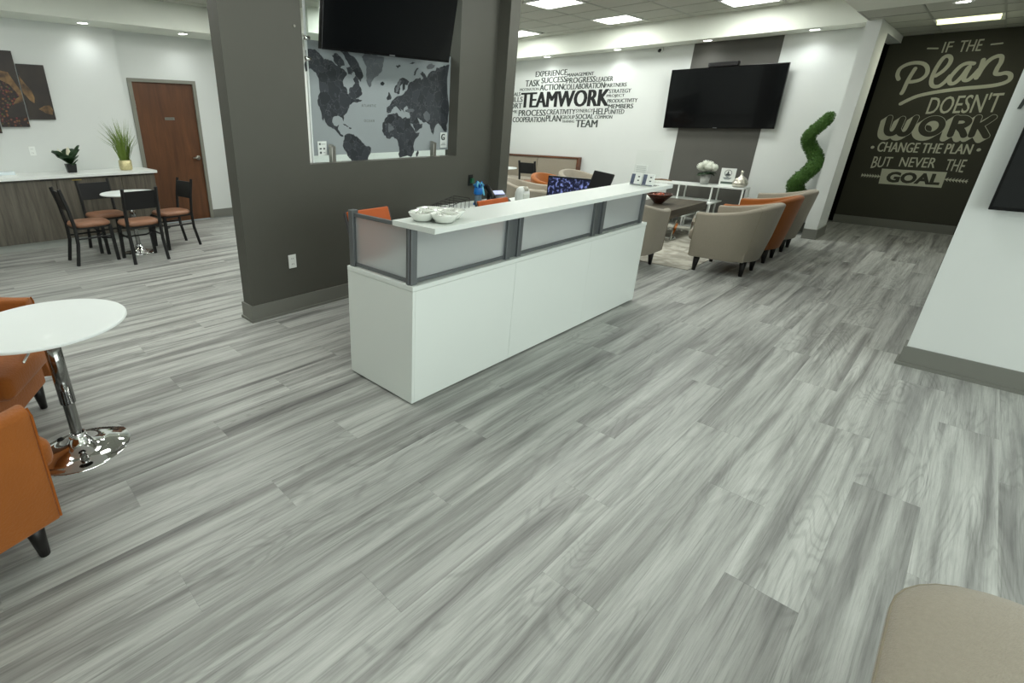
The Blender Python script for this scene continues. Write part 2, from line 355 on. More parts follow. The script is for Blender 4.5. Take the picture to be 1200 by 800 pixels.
GOAL_WORD = [(0.991, 0.689), (0.382, 0.692), (0.411, 0.854), (1.016, 0.853)]
ARROWS = [(1.298, 0.774), (1.069, 0.768), (0.34, 0.782), (0.106, 0.77)]
DOTS = [(1.277, 1.2), (0.123, 1.205)]
LANDS = [('dark', [(2.429, 2.081), (2.47, 2.096), (2.518, 2.097), (2.548, 2.078), (2.579, 2.056), (2.602, 2.031), (2.644, 2.033), (2.686, 2.02), (2.727, 1.992), (2.77, 1.975), (2.804, 1.964), (2.83, 1.94), (2.801, 1.906), (2.782, 1.875), (2.789, 1.839), (2.824, 1.818), (2.826, 1.781), (2.84, 1.781), (2.852, 1.829), (2.889, 1.844), (2.913, 1.871), (2.891, 1.904), (2.92, 1.925), (2.947, 1.906), (2.955, 1.866), (2.981, 1.82), (2.984, 1.779), (2.96, 1.765), (2.912, 1.743), (2.941, 1.747), (2.987, 1.735), (2.968, 1.724), (2.902, 1.718), (2.845, 1.694), (2.821, 1.645), (2.777, 1.604), (2.773, 1.562), (2.76, 1.59), (2.714, 1.607), (2.668, 1.596), (2.654, 1.555), (2.671, 1.528), (2.7, 1.521), (2.723, 1.536), (2.712, 1.494), (2.737, 1.457), (2.768, 1.442), (2.758, 1.434), (2.714, 1.462), (2.67, 1.501), (2.622, 1.518), (2.595, 1.542), (2.572, 1.589), (2.562, 1.565), (2.549, 1.622), (2.535, 1.671), (2.517, 1.709), (2.525, 1.754), (2.548, 1.785), (2.542, 1.811), (2.541, 1.886), (2.521, 1.923), (2.49, 1.943), (2.466, 1.957), (2.437, 1.936), (2.42, 1.929)]), ('dark', [(2.68, 2.064), (2.724, 2.086), (2.766, 2.064), (2.799, 2.034), (2.806, 1.997), (2.761, 1.981), (2.711, 2.009)]), ('dark', [(2.768, 2.102), (2.847, 2.102), (2.899, 2.074), (2.943, 2.038), (2.978, 1.988), (3.004, 1.929), (2.974, 1.881), (2.938, 1.906), (2.912, 1.951), (2.86, 2.0), (2.817, 2.049)]), ('dark', [(2.823, 1.985), (2.868, 1.994), (2.894, 1.956), (2.874, 1.929), (2.839, 1.94)]), ('grey', [(2.99, 2.074), (3.02, 2.108), (3.143, 2.111), (3.24, 2.092), (3.229, 2.037), (3.218, 1.982), (3.168, 1.938), (3.108, 1.901), (3.073, 1.841), (3.045, 1.877), (3.033, 1.937), (3.044, 2.005), (3.017, 2.043)]), ('dark', [(3.197, 1.884), (3.227, 1.896), (3.247, 1.879), (3.226, 1.861), (3.201, 1.867)]), ('dark', [(2.777, 1.445), (2.83, 1.462), (2.881, 1.454), (2.928, 1.424), (2.965, 1.393), (2.999, 1.362), (3.073, 1.336), (3.072, 1.304), (3.036, 1.247), (3.033, 1.227), (2.846, 1.231), (2.809, 1.267), (2.791, 1.308), (2.754, 1.359), (2.763, 1.387), (2.776, 1.426)]), ('dark', [(2.764, 1.542), (2.791, 1.538), (2.828, 1.521), (2.818, 1.515), (2.782, 1.528)]), ('dark', [(2.832, 1.514), (2.86, 1.506), (2.845, 1.497), (2.827, 1.505)]), ('dark', [(3.284, 1.622), (3.353, 1.632), (3.401, 1.635), (3.467, 1.587), (3.489, 1.596), (3.55, 1.595), (3.567, 1.568), (3.637, 1.467), (3.649, 1.455), (3.693, 1.461), (3.684, 1.431), (3.621, 1.368), (3.61, 1.336), (3.622, 1.28), (3.582, 1.233), (3.431, 1.233), (3.414, 1.271), (3.428, 1.29), (3.412, 1.349), (3.398, 1.396), (3.352, 1.424), (3.282, 1.41), (3.235, 1.441), (3.21, 1.482), (3.216, 1.534), (3.242, 1.578)]), ('grey', [(3.284, 1.552), (3.347, 1.519), (3.358, 1.496), (3.293, 1.463), (3.283, 1.504)]), ('dark', [(3.646, 1.263), (3.675, 1.294), (3.687, 1.277), (3.67, 1.237), (3.652, 1.234)]), ('dark', [(3.363, 1.813), (3.365, 1.849), (3.407, 1.901), (3.434, 1.93), (3.471, 1.939), (3.52, 1.927), (3.553, 1.907), (3.525, 1.877), (3.498, 1.883), (3.498, 1.84), (3.466, 1.831), (3.466, 1.889), (3.444, 1.874), (3.431, 1.83), (3.428, 1.801), (3.407, 1.796)]), ('dark', [(3.266, 1.76), (3.286, 1.782), (3.297, 1.814), (3.312, 1.797), (3.328, 1.761), (3.312, 1.747), (3.281, 1.742)]), ('dark', [(3.607, 1.968), (3.623, 2.005), (3.661, 2.033), (3.673, 2.03), (3.64, 1.999), (3.624, 1.965)]), ('dark', [(3.382, 2.026), (3.423, 2.046), (3.444, 2.037), (3.413, 2.017)]), ('dark', [(3.551, 2.061), (3.594, 2.078), (3.627, 2.074), (3.584, 2.06)]), ('grey', [(3.774, 2.05), (3.82, 2.075), (3.89, 2.072), (3.879, 2.05), (3.786, 2.029)]), ('dark', [(3.269, 1.644), (3.27, 1.684), (3.301, 1.696), (3.327, 1.733), (3.38, 1.77), (3.402, 1.782), (3.445, 1.787), (3.488, 1.81), (3.531, 1.848), (3.542, 1.889), (3.585, 1.912), (3.63, 1.936), (3.663, 1.942), (3.697, 1.951), (3.709, 1.929), (3.735, 1.945), (3.69, 1.987), (3.73, 2.004), (3.765, 1.976), (3.783, 1.955), (3.811, 1.994), (3.857, 2.019), (3.904, 2.025), (3.915, 2.052), (3.998, 2.064), (4.058, 2.083), (4.095, 2.089), (4.117, 1.696), (4.101, 1.622), (4.098, 1.557), (4.078, 1.458), (4.038, 1.475), (4.005, 1.516), (3.959, 1.545), (3.911, 1.509), (3.9, 1.468), (3.883, 1.436), (3.857, 1.477), (3.837, 1.533), (3.788, 1.557), (3.735, 1.557), (3.687, 1.588), (3.658, 1.595), (3.682, 1.564), (3.7, 1.537), (3.735, 1.545), (3.724, 1.501), (3.649, 1.463), (3.613, 1.51), (3.556, 1.579), (3.566, 1.618), (3.555, 1.64), (3.505, 1.647), (3.505, 1.664), (3.544, 1.674), (3.521, 1.7), (3.488, 1.684), (3.477, 1.662), (3.494, 1.64), (3.455, 1.665), (3.412, 1.698), (3.407, 1.701), (3.45, 1.661), (3.445, 1.65), (3.401, 1.683), (3.385, 1.694), (3.353, 1.686), (3.327, 1.652), (3.316, 1.638), (3.279, 1.633)]), ('grey', [(3.739, 1.627), (3.785, 1.659), (3.834, 1.628), (3.835, 1.581), (3.788, 1.557), (3.752, 1.588)]), ('grey', [(3.51, 1.662), (3.566, 1.675), (3.622, 1.664), (3.6, 1.645), (3.533, 1.644)]), ('grey', [(3.381, 1.849), (3.407, 1.893), (3.434, 1.923), (3.455, 1.91), (3.423, 1.873), (3.412, 1.822), (3.381, 1.806)])]
OCEAN_WORDS = [('ATLANTIC', (2.977, 1.696), (3.142, 1.682)), ('OCEAN', (3.001, 1.574), (3.119, 1.556))]
# ---------------------------------------------------------------- the setting
Z1, ZT = 2.745, 3.07
fl = struct(box_obj('floor', (-3.5, -5.0, -0.12, 11.9, 8.76, -0.0065), mat('floor_underlay', rgb(110, 110, 106), .9, var=.05)))
# planks 1.524 x 0.2286, joints stepped by a third from row to row, top at z = 0
PL, PW = 1.524, 0.2286
def plank_mesh():
    g = 0.0001; b = .0005
    m = MB(); x0, y0, x1, y1 = g, g, PL-g, PW-g
    m.hexa([(x0, y0, -.006), (x1, y0, -.006), (x1, y1, -.006), (x0, y1, -.006)], [(x0, y0, -b), (x1, y0, -b), (x1, y1, -b), (x0, y1, -b)])
    m.add([(x0, y0, -b), (x1, y0, -b), (x1, y1, -b), (x0, y1, -b), (x0+b, y0+b, 0), (x1-b, y0+b, 0), (x1-b, y1-b, 0), (x0+b, y1-b, 0)], [(4,5,6,7),(0,1,5,4),(1,2,6,5),(2,3,7,6),(3,0,4,7)])
    return m
pm = plank_mesh(); first = None; cells = []
for k in range(-14, 32):
    ya = 1.3647+k*PW; xo = 0.303+((k) % 3)*(PL/3)
    i0 = int(math.floor((-2.0-xo)/PL)); i1 = int(math.ceil((11.3-xo)/PL))
    for i in range(i0, i1):
        cx, cy = xo+i*PL+PL/2, ya+PW/2
        # what the view covers: in front of the camera, inside its side limits
        u = (Vector((cx, cy, 0))-Vector((0, 0, 1.56))); dz = u.dot(fwd)
        q = 585.66*u.dot(rgt)/max(dz, .01)+472.5; r_ = 382.3-585.66*u.dot(up)/max(dz, .01)
        vis = dz > .2 and -420 < q < 1560 and r_ < 1100
        cells.append((0 if vis else 1, (cx**2+cy**2), xo+i*PL, ya))
cells.sort()
for n_, (hid, d, x, y) in enumerate(cells[:300]):
    if first is None: first = pm.build('plank', M['floor'], fl); o = first
    else: o = first.copy(); C.objects.link(o)
    o.location = (x, y, 0)
rest = MB()
for hid, d, x, y in cells[300:]:
    if x > 11.2 or y > 8.75: continue
    rest.add([(a+x, b+y, c) for a, b, c in pm.v], pm.f)
o = rest.build('far_planks', M['floor'], fl); o['kind'] = 'stuff'

# ceilings
cl = struct(box_obj('ceiling', (-3.5, 1.48, ZT+.04, 9.74, 8.76, 3.3), M['grid']))
gx = [9.305, 8.97]+[8.97-.61*i for i in range(1, 21)]; gy = [1.48]+[2.42-.61+.61*i for i in range(0, 11)]+[8.14]
gy = [1.48, 1.81]+[2.42+.61*i for i in range(0, 10)]+[8.14]
pset = {}
for i in range(len(gx)-1):
    for j in range(len(gy)-1):
        x1, x0, y0, y1 = gx[i], gx[i+1], gy[j], gy[j+1]
        if x1-x0 < .05 or y1-y0 < .05: continue
        if any(x0-.05 < px < x1+.05 and y0-.05 < py < y1+.05 for px, py in PANELS): pset[(i, j)] = (x0, y0, x1, y1); continue
        g = .012
        MB().hexa([(x0+g+.006, y0+g+.006, ZT-.004), (x1-g-.006, y0+g+.006, ZT-.004), (x1-g-.006, y1-g-.006, ZT-.004), (x0+g+.006, y1-g-.006, ZT-.004)],
                  [(x0+g, y0+g, ZT+.012), (x1-g, y0+g, ZT+.012), (x1-g, y1-g, ZT+.012), (x0+g, y1-g, ZT+.012)]).build('ceiling_tile', M['tile'], cl)
g = MB()
for x in gx: g.box(x-.012, 1.48, ZT, x+.012, 8.14, ZT+.04)
for y in gy: g.box(-3.23, y-.012, ZT, 9.305, y+.012, ZT+.0395)
g.build('ceiling_grid', M['grid'], cl)
for k, (x, y) in enumerate(PANELS):
    vis = x > 6 and y > 2
    lab = {0: 'square lit ceiling panel above the black wall TV', 1: 'square lit ceiling panel nearest the teamwork lettering', 2: 'square lit ceiling panel beside the grey partition edge, lowest in view', 3: 'large square lit ceiling panel cut by the top edge beside the partition'}.get(k, 'square lit ceiling panel outside the view')
    t = thing('ceiling_light', lab, 'light', (x, y, ZT), group=None if k < 4 else 'ceiling panels out of view')
    f = MB()
    for a, b, c, d in ((-.3, -.3, .3, -.27), (-.3, .27, .3, .3), (-.3, -.27, -.27, .27), (.27, -.27, .3, .27)): f.box(a, b, -.012, c, d, .03)
    f.build('light_frame', M['white'], t)
    box_obj('diffuser', (-.27, -.27, -.006, .27, .27, .02), M['lamp'], t)
def downlight(x, y, lab, grp=None, power=None):
    t = thing('downlight', lab, 'light', (x, y, Z1), group=grp)
    MB().lathe([(.085, 0), (.083, -.006), (.06, -.004), (.058, .0)], 28).build('trim_ring', M['white'], t, smooth=True)
    MB().lathe([(0, -.0045), (.04, -.004), (.059, -.002)], 24).build('lens', M['lamp'], t, smooth=True)
    l = bpy.data.lights.new('downlight_lamp', 'SPOT'); l.energy = power if power is not None else DOWN_W*6; l.spot_size = radians(140); l.spot_blend = 1.0; l.shadow_soft_size = .05; l.color = (.96, 1, .99)
    q = bpy.data.objects.new('downlight_lamp', l); C.objects.link(q); q.location = (x, y, Z1-.012)
for (x, y), s in zip(DOWNS_BACK, ('beside the grey partition, above the word EXPERIENCE', 'on the soffit between lettering and TV', 'directly above the black TV on the dark stripe', 'nearest the white wall end')):
    downlight(x, y, 'round recessed downlight in the far soffit, '+s)
for (x, y), s in zip(DOWNS_LEFT, ('out of view at far left', 'above the coffee picture', 'above the brown door')):
    downlight(x, y, 'round recessed downlight in the left soffit, '+s)
for k, (x, y) in enumerate(DOWNS_HALL): downlight(x, y, 'round downlight at the top edge before the dark slogan wall' if k == 0 else 'round downlight in the low ceiling out of view', None if k == 0 else 'low ceiling downlights out of view', DOWN_W*(8 if k == 0 else 10 if k in (1,) else 25))
lc = MB().box(-3.5, -5.0, Z1+.03, 11.18, 1.48, 3.3)
lc.box(-3.5, -5.0, Z1, 8.4, 1.48, Z1+.03)
lowc = struct(lc.build('ceiling', M['soffit']))
hx = [8.4, 9.03, 9.64, 10.25, 10.86, 11.17]; hy = [-1.49, -.88, -.27, .34, .94, 1.48]
for i in range(5):
    for j in range(5):
        if i == 2 and j == 3: continue
        MB().box(hx[i]+.01, hy[j]+.01, Z1+.004, hx[i+1]-.01, hy[j+1]-.01, Z1+.02).build('ceiling_tile', M['tile'], lowc)
g = MB()
for x in hx: g.box(x-.01, -1.5, Z1, x+.01, 1.48, Z1+.03)
for y in hy: g.box(8.39, y-.01, Z1, 11.18, y+.01, Z1+.0295)
g.build('ceiling_grid', M['grid'], lowc)
t = thing('ceiling_light', 'recessed ceiling light with one yellowish glowing tube before the slogan wall', 'light', (9.94, .64, Z1))
f = MB()
for a, b, c, d in ((-.3, -.3, .3, -.275), (-.3, .275, .3, .3), (-.3, -.275, -.275, .275), (.275, -.275, .3, .275)): f.box(a, b, -.008, c, d, .02)
f.build('light_frame', M['white'], t)
MB().box(-.275, -.275, .03, .275, .275, .035).build('reflector', M['white'], t)
MB().cyl((-.07, -.27, .0), (-.07, .27, .0), .042, n=14).build('tube', M['lamp_y'], t, smooth=True)
area('hall_lamp', (9.94, .64, Z1-.02), .4, .4, 9, col=(1, 1, .8))

# soffits
MBs = MB().box(9.305, 1.48, Z1, 9.74, 7.75, 3.1); struct(MBs.build('trim_1', M['soffit']))
struct(box_obj('trim_2', (-3.5, 8.14, Z1, 4.5, 8.76, 3.1), M['soffit']))
struct(box_obj('trim_3', (4.5, 7.04, Z1, 9.305, 8.76, 3.1), M['soffit']))
# walls
wb = struct(MB().box(9.74, 1.505, 0, 9.9, 7.75, 3.1).build('wall_back', M['white_wall']))
struct(box_obj('trim_4', (9.735, 2.492, .0, 9.741, 3.721, Z1), M['stripe']))                    # painted dark band behind the TV
wl = struct(box_obj('wall_lounge', (4.4, 7.72, 0, 9.74, 7.9, 3.1), M['white_wall']))
struct(box_obj('wall_lounge', (4.4, 7.9, 0, 4.55, 8.76, 3.1), M['white_wall']))
struct(box_obj('wall_left', (-3.5, 8.66, 0, 2.335, 8.95, 3.1), M['white_wall']))
dw = MB().box(2.335, 8.76, 0, 2.43, 8.95, 3.1).box(3.43, 8.76, 0, 4.55, 8.95, 3.1).box(2.43, 8.76, 2.146, 3.43, 8.95, 3.1)
struct(dw.build('wall_left', M['white_wall']))
struct(box_obj('baseboard_left', (3.43, 8.748, 0, 4.4, 8.762, .14), M['base']))
struct(box_obj('baseboard_back', (9.726, 1.505, 0, 9.742, 7.72, .14), M['base']))
struct(box_obj('baseboard_lounge', (4.4, 7.706, 0, 9.72, 7.722, .14), M['base']))
# projecting white wall end and the beam beside the slogan wall
struct(box_obj('wall_end', (9.19, 1.351, 0, 9.80, 1.505, Z1+.2), M['white_wall']))
bb = MB().box(9.1765, 1.337, 0, 9.80, 1.352, .14).box(9.176, 1.3525, 0, 9.191, 1.505, .1399).box(9.168, 1.329, 0, 9.80, 1.3365, .018).box(9.1678, 1.337, 0, 9.1755, 1.505, .0179)
struct(bb.build('baseboard_end', M['base']))
struct(MB().box(9.187, 1.349, .14, 9.192, 1.3512, 1.75).build('trim_5', M['steel']))   # corner guard
struct(box_obj('trim_6', (9.80, 1.351, 2.655, 11.18, 1.505, Z1+.2), M['white_wall']))
# slogan wall
sw = struct(box_obj('wall_slogan', (11.18, -5, 0, 11.35, 1.475, 3.1), M['plan_wall']))
struct(MB().box(11.164, .03, 0, 11.182, 1.475, .128).box(11.156, .03, 0, 11.17, 1.475, .016).build('baseboard_slogan', M['base']))
# unlit passage behind the wall end, its darkness put in as black walls
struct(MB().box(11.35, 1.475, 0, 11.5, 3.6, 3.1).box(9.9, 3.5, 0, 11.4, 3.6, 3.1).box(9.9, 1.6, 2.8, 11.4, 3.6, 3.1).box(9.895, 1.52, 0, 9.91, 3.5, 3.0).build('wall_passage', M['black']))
# right walls
rw = struct(MB().box(4.69, -5, 0, 4.84, .008, Z1+.2).build('wall_right', M['white_wall']))
rb = MB().box(4.678, -5, 0, 4.6895, .022, .136).box(4.69, .009, 0, 4.84, .0218, .1359).box(4.664, -5, 0, 4.6775, .036, .02).box(4.678, .0225, 0, 4.84, .0358, .0199)
struct(rb.build('baseboard_right', M['base']))
struct(box_obj('wall_right', (7.79, -5, 0, 11.18, .004, Z1+.2), M['white_wall']))
struct(MB().box(7.776, -5, 0, 7.789, .02, .136).box(7.7895, .005, 0, 11.16, .0198, .1359).build('baseboard_right', M['base']))
# walls behind and beside the camera, closing the room
struct(box_obj('wall_west', (-3.65, -5, 0, -3.5, 8.95, 3.3), M['white_wall']))
front = MB().box(-3.5, -5.15, 0, 11.3, -5, .35).box(-3.5, -5.15, 2.65, 11.3, -5, 3.3).box(4.5, -5.15, .35, 11.3, -5, 2.65).box(-3.5, -5.15, .35, -2.1, -5, 2.65)
struct(front.build('wall_front', M['white_wall']))
wf = MB()
for x in (-2.1, -.45, 1.2, 2.85, 4.44): wf.box(x, -5.1, .35, x+.06, -5.02, 2.65)
wf.box(-2.1, -5.1, .35, 4.5, -5.02, .41).box(-2.1, -5.1, 2.59, 4.5, -5.02, 2.65)
struct(wf.build('window_1', M['alu']))

# grey partition with the opening, and its pilaster
a0, a1 = 3.74, 3.90
pt = MB().box(1.685, a0, 0, 2.33, a1, ZT+.02).box(2.33, a0, 0, 4.113, a1, 1.23).box(4.113, a0, 0, 4.68, a1, ZT+.02).box(2.33, a0, 2.86, 4.113, a1, ZT+.02)
pt.box(4.68, 3.60, 0, 4.838, a1, ZT+.02)
struct(pt.build('wall_partition', M['grey_wall']))
pb = MB().box(1.669, a0-.014, 0, 4.679, a0-.001, .138).box(1.6692, a0-.0009, 0, 1.684, a1+.0, .1379).box(1.669, a1+.001, 0, 4.8, a1+.014, .138)
pb.box(1.656, a0-.028, 0, 4.679, a0-.0145, .02).box(1.6561, a0-.0144, 0, 1.6685, a1+.02, .0199)
struct(pb.build('baseboard_partition', M['base']))
# ---------------------------------------------------------------- opening: printed pane, clips
pane = thing('map_pane', 'clear acrylic pane printed with a grey world map in the partition opening', 'window pane', (0, 0, 0))
gm = bpy.data.materials.new('clear_acrylic'); gm.use_nodes = True; nt = gm.node_tree
for n_ in list(nt.nodes):
    if n_.type == 'BSDF_PRINCIPLED': nt.nodes.remove(n_)
tr_ = nd(nt, 'ShaderNodeBsdfTransparent'); gl = nd(nt, 'ShaderNodeBsdfGlossy'); gl.inputs['Roughness'].default_value = .03
fr = nd(nt, 'ShaderNodeFresnel'); fr.inputs['IOR'].default_value = 1.42; mx = nd(nt, 'ShaderNodeMixShader')
tr_.inputs['Color'].default_value = (.93, .97, .96, 1)
ge = nd(nt, 'ShaderNodeNewGeometry'); iv = nd(nt, 'ShaderNodeMath', operation='SUBTRACT'); iv.inputs[0].default_value = 1; nt.links.new(ge.outputs['Backfacing'], iv.inputs[1])
fm_ = nd(nt, 'ShaderNodeMath', operation='MULTIPLY'); nt.links.new(fr.outputs[0], fm_.inputs[0]); nt.links.new(iv.outputs[0], fm_.inputs[1])
nt.links.new(fm_.outputs[0], mx.inputs[0]); nt.links.new(tr_.outputs[0], mx.inputs[1]); nt.links.new(gl.outputs[0], mx.inputs[2])
nt.links.new(mx.outputs[0], [n_ for n_ in nt.nodes if n_.type == 'OUTPUT_MATERIAL'][0].inputs['Surface'])
M['clear'] = gm
box_obj('acrylic_sheet', (2.45, 3.868, 1.232, 4.113, 3.876, 2.858), M['clear'], pane)
ocean = mat('map_sea_print', rgb(150, 158, 160), .25, var=.05, scale=2.5, coat=.4)
def land_mat(name, c0, c1, line):
    m = bpy.data.materials.new(name); m.use_nodes = True; nt = m.node_tree; p = nt.nodes['Principled BSDF']; L = nt.links.new
    tc = nd(nt, 'ShaderNodeTexCoord'); wn = nd(nt, 'ShaderNodeTexNoise'); wn.inputs['Scale'].default_value = 16; wn.inputs['Detail'].default_value = 4; L(tc.outputs['Object'], wn.inputs['Vector'])
    ws = nd(nt, 'ShaderNodeVectorMath', operation='SCALE'); L(wn.outputs['Color'], ws.inputs[0]); ws.inputs['Scale'].default_value = .13
    wa = nd(nt, 'ShaderNodeVectorMath', operation='ADD'); L(tc.outputs['Object'], wa.inputs[0]); L(ws.outputs[0], wa.inputs[1])
    v = nd(nt, 'ShaderNodeTexVoronoi'); v.inputs['Scale'].default_value = 11; L(wa.outputs[0], v.inputs['Vector'])
    r = nd(nt, 'ShaderNodeMix', data_type='RGBA'); r.inputs[6].default_value = c0; r.inputs[7].default_value = c1
    sp = nd(nt, 'ShaderNodeSeparateColor'); L(v.outputs['Color'], sp.inputs[0]); L(sp.outputs[0], r.inputs[0])
    e = nd(nt, 'ShaderNodeTexVoronoi'); e.feature = 'DISTANCE_TO_EDGE'; e.inputs['Scale'].default_value = 11; L(wa.outputs[0], e.inputs['Vector'])
    lt = nd(nt, 'ShaderNodeMath', operation='LESS_THAN'); lt.inputs[1].default_value = .014; L(e.outputs['Distance'], lt.inputs[0])
    x = nd(nt, 'ShaderNodeMix', data_type='RGBA'); L(lt.outputs[0], x.inputs[0]); L(r.outputs[2], x.inputs[6]); x.inputs[7].default_value = line
    L(x.outputs[2], p.inputs['Base Color']); p.inputs['Roughness'].default_value = .3; p.inputs['Coat Weight'].default_value = .3; return m
LM = {'dark': land_mat('map_land_dark', rgb(44, 48, 52), rgb(60, 64, 69), rgb(90, 94, 98)), 'grey': land_mat('map_land_grey', rgb(88, 93, 97), rgb(98, 103, 107), rgb(112, 116, 119))}
box_obj('sea_print', (2.452, 3.8645, 1.288, 4.113, 3.8675, 2.16), ocean, pane)
from mathutils.geometry import tessellate_polygon
for k, (kind, pts) in enumerate(LANDS):
    yb = 3.8642-.0004*(k % 3)-(.0016 if kind == 'grey' else 0); yf = yb-.001
    # fractal coastline: subdivide edges with a small jitter
    rnd = random.Random(k); P = []
    for i in range(len(pts)):
        a = Vector(pts[i]); b = Vector(pts[(i+1) % len(pts)]); d = b-a; P.append(a)
        if d.length > .03 and abs(d.x) > .002:
            for q in (.33, .66): P.append(a+d*q+Vector((-d.y, d.x))*rnd.uniform(-.13, .13))
    P = [(min(p.x, 4.112), p.y) for p in P]
    MB().prism(P, lambda a, b: (a, yb, b), lambda a, b: (a, yf, b)).build('land_print', LM[kind], pane)
for wd, (xa, za), (xb, zb) in OCEAN_WORDS:
    text_obj('sea_name', wd, WALLY, (xa, 3.8643, min(za, zb)), xb-xa, .022, M['text_mid'], pane, depth=.001, space=1.5)
edge = mat('polished_acrylic_edge', rgb(225, 232, 230), .2, var=.02)
box_obj('sheet_edge', (2.436, 3.862, 1.232, 2.45, 3.878, 2.858), edge, pane)
for z in (2.165, 2.02): MB().cyl((2.40, 3.83, z), (2.45, 3.83, z), .018, n=14).build('standoff', M['chrome'], pane, smooth=True)
for k, x in enumerate((2.60, 3.835)):
    t = thing('pane_bracket', ('brushed metal bracket holding the pane at the '+('left under South America, beside the icon card' if k == 0 else 'right beside the letter G card')), 'bracket', (x, 3.80, 1.23))
    box_obj('base_plate', (-.06, -.035, 0, .06, .035, .005), M['steel'], t, bevel=.001)
    MB().add([(-.02, .03, .005), (.02, .03, .005), (.02, .03, .15), (-.02, .03, .15), (-.02, -.02, .005), (.02, -.02, .005), (.02, -.02, .13), (-.02, -.02, .13)], [(0,1,2,3),(7,6,5,4),(0,4,5,1),(3,2,6,7),(0,3,7,4),(1,5,6,2)]).build('clamp', M['steel'], t, bevel=.003)
card_m = mat('white_card', rgb(226, 232, 228), .4, var=.01); ink = mat('card_ink', rgb(70, 78, 78), .6, var=0); inkl = mat('pale_card_ink', rgb(168, 174, 172), .6, var=0)
t = thing('icon_card', 'small white card with four dark icons on lower left of the map pane', 'card', (2.535, 3.862, 1.345))
box_obj('card', (-.045, -.004, -.058, .045, -.001, .058), card_m, t, bevel=.001)
g = MB().box(-.032, -.0055, .028, -.016, -.004, .044)
g.cyl((.018, -.004, -.002), (.018, -.0055, -.002), .009, n=10).cyl((-.018, -.004, -.034), (-.018, -.0055, -.034), .010, n=10).box(-.028, -.0055, -.008, -.008, -.004, .004)
g.build('icons', ink, t)
MB().box(-.010, -.0055, .032, .032, -.004, .038).box(.010, -.0055, -.036, .028, -.004, -.03).build('pale_lines', inkl, t)
t = thing('letter_card', 'small white card with a large letter G at lower right of the map pane', 'card', (4.04, 3.862, 1.383))
box_obj('card', (-.05, -.004, -.075, .05, -.001, .075), card_m, t, bevel=.001)
text_obj('letter', 'G', WALLY, (-.036, -.004, .0), .045, .06, ink, t, xb=.006, bold=0, depth=.0015)
MB().box(-.03, -.0055, -.034, .02, -.004, -.028).box(-.04, -.0055, -.048, .03, -.004, -.040).build('small_print', inkl, t)

# ---------------------------------------------------------------- televisions
def tv(label, W, H, T, loc, rot, mount, stand=None):
    t = thing('television', label, 'television', loc); t.rotation_euler = rot
    box_obj('tv_body', (-W/2, -.0, -H/2, W/2, T, H/2), M['tv'], t, bevel=.004)
    box_obj('screen', (-W/2+.012, -.003, -H/2+.02, W/2-.012, .001, H/2-.012), M['tv_screen'], t)
    MB().box(-.03, -.006, -H/2+.004, .03, -.001, -H/2+.014).build('badge', M['alu'], t)
    mount(t); return t
def m1(t):
    MB().box(-.25, .05, -.2, .25, .07, .2).cyl((0, .07, 0), (0, .16, .06), .03).build('wall_mount', M['black_metal'], t)
tv('black television hung in the partition opening above the world map', 1.43, .83, .05, (3.17, 3.60, 2.485), (radians(10), 0, 0), m1)
# its bracket bar across the opening
o = box_obj('tv_crossbar', (2.331, 3.80, 2.79, 4.112, 3.83, 2.84), M['black_metal']); tag(o, 'dark metal bar across the partition opening behind the television', 'bracket')
def m2(t): MB().box(-.3, .05, -.22, .3, .09, .22).build('wall_mount', M['black_metal'], t)
tv('large black television on the dark grey stripe of the far wall', 1.64, .90, .05, (9.60, 3.12, 1.918), (radians(4), 0, radians(-90)), m2)
tv('black television on the white right wall, cut by the frame', 1.5, .86, .05, (4.62, -.835, 1.512), (radians(0), 0, radians(-90)), m2)
t = thing('media_box', 'small flat black box resting on top of the far television', 'media box', (9.60, 3.175, 2.372))
box_obj('box_body', (-.06, -.21, 0, .05, .21, .06), M['black_plastic'], t, bevel=.006)
MB().box(-.064, -.17, .018, -.058, .17, .042).build('front_grille', M['black_metal'], t)
t = thing('security_camera', 'tiny dark security camera on the white wall left of the stripe', 'camera', (9.74, 4.256, 2.70))
MB().cyl((-.002, 0, 0), (-.03, 0, 0), .045, n=16).build('camera_base', M['white'], t, smooth=True)
MB().cyl((-.03, 0, 0), (-.055, .005, -.02), .024, n=14).build('camera_body', M['black_plastic'], t, smooth=True)

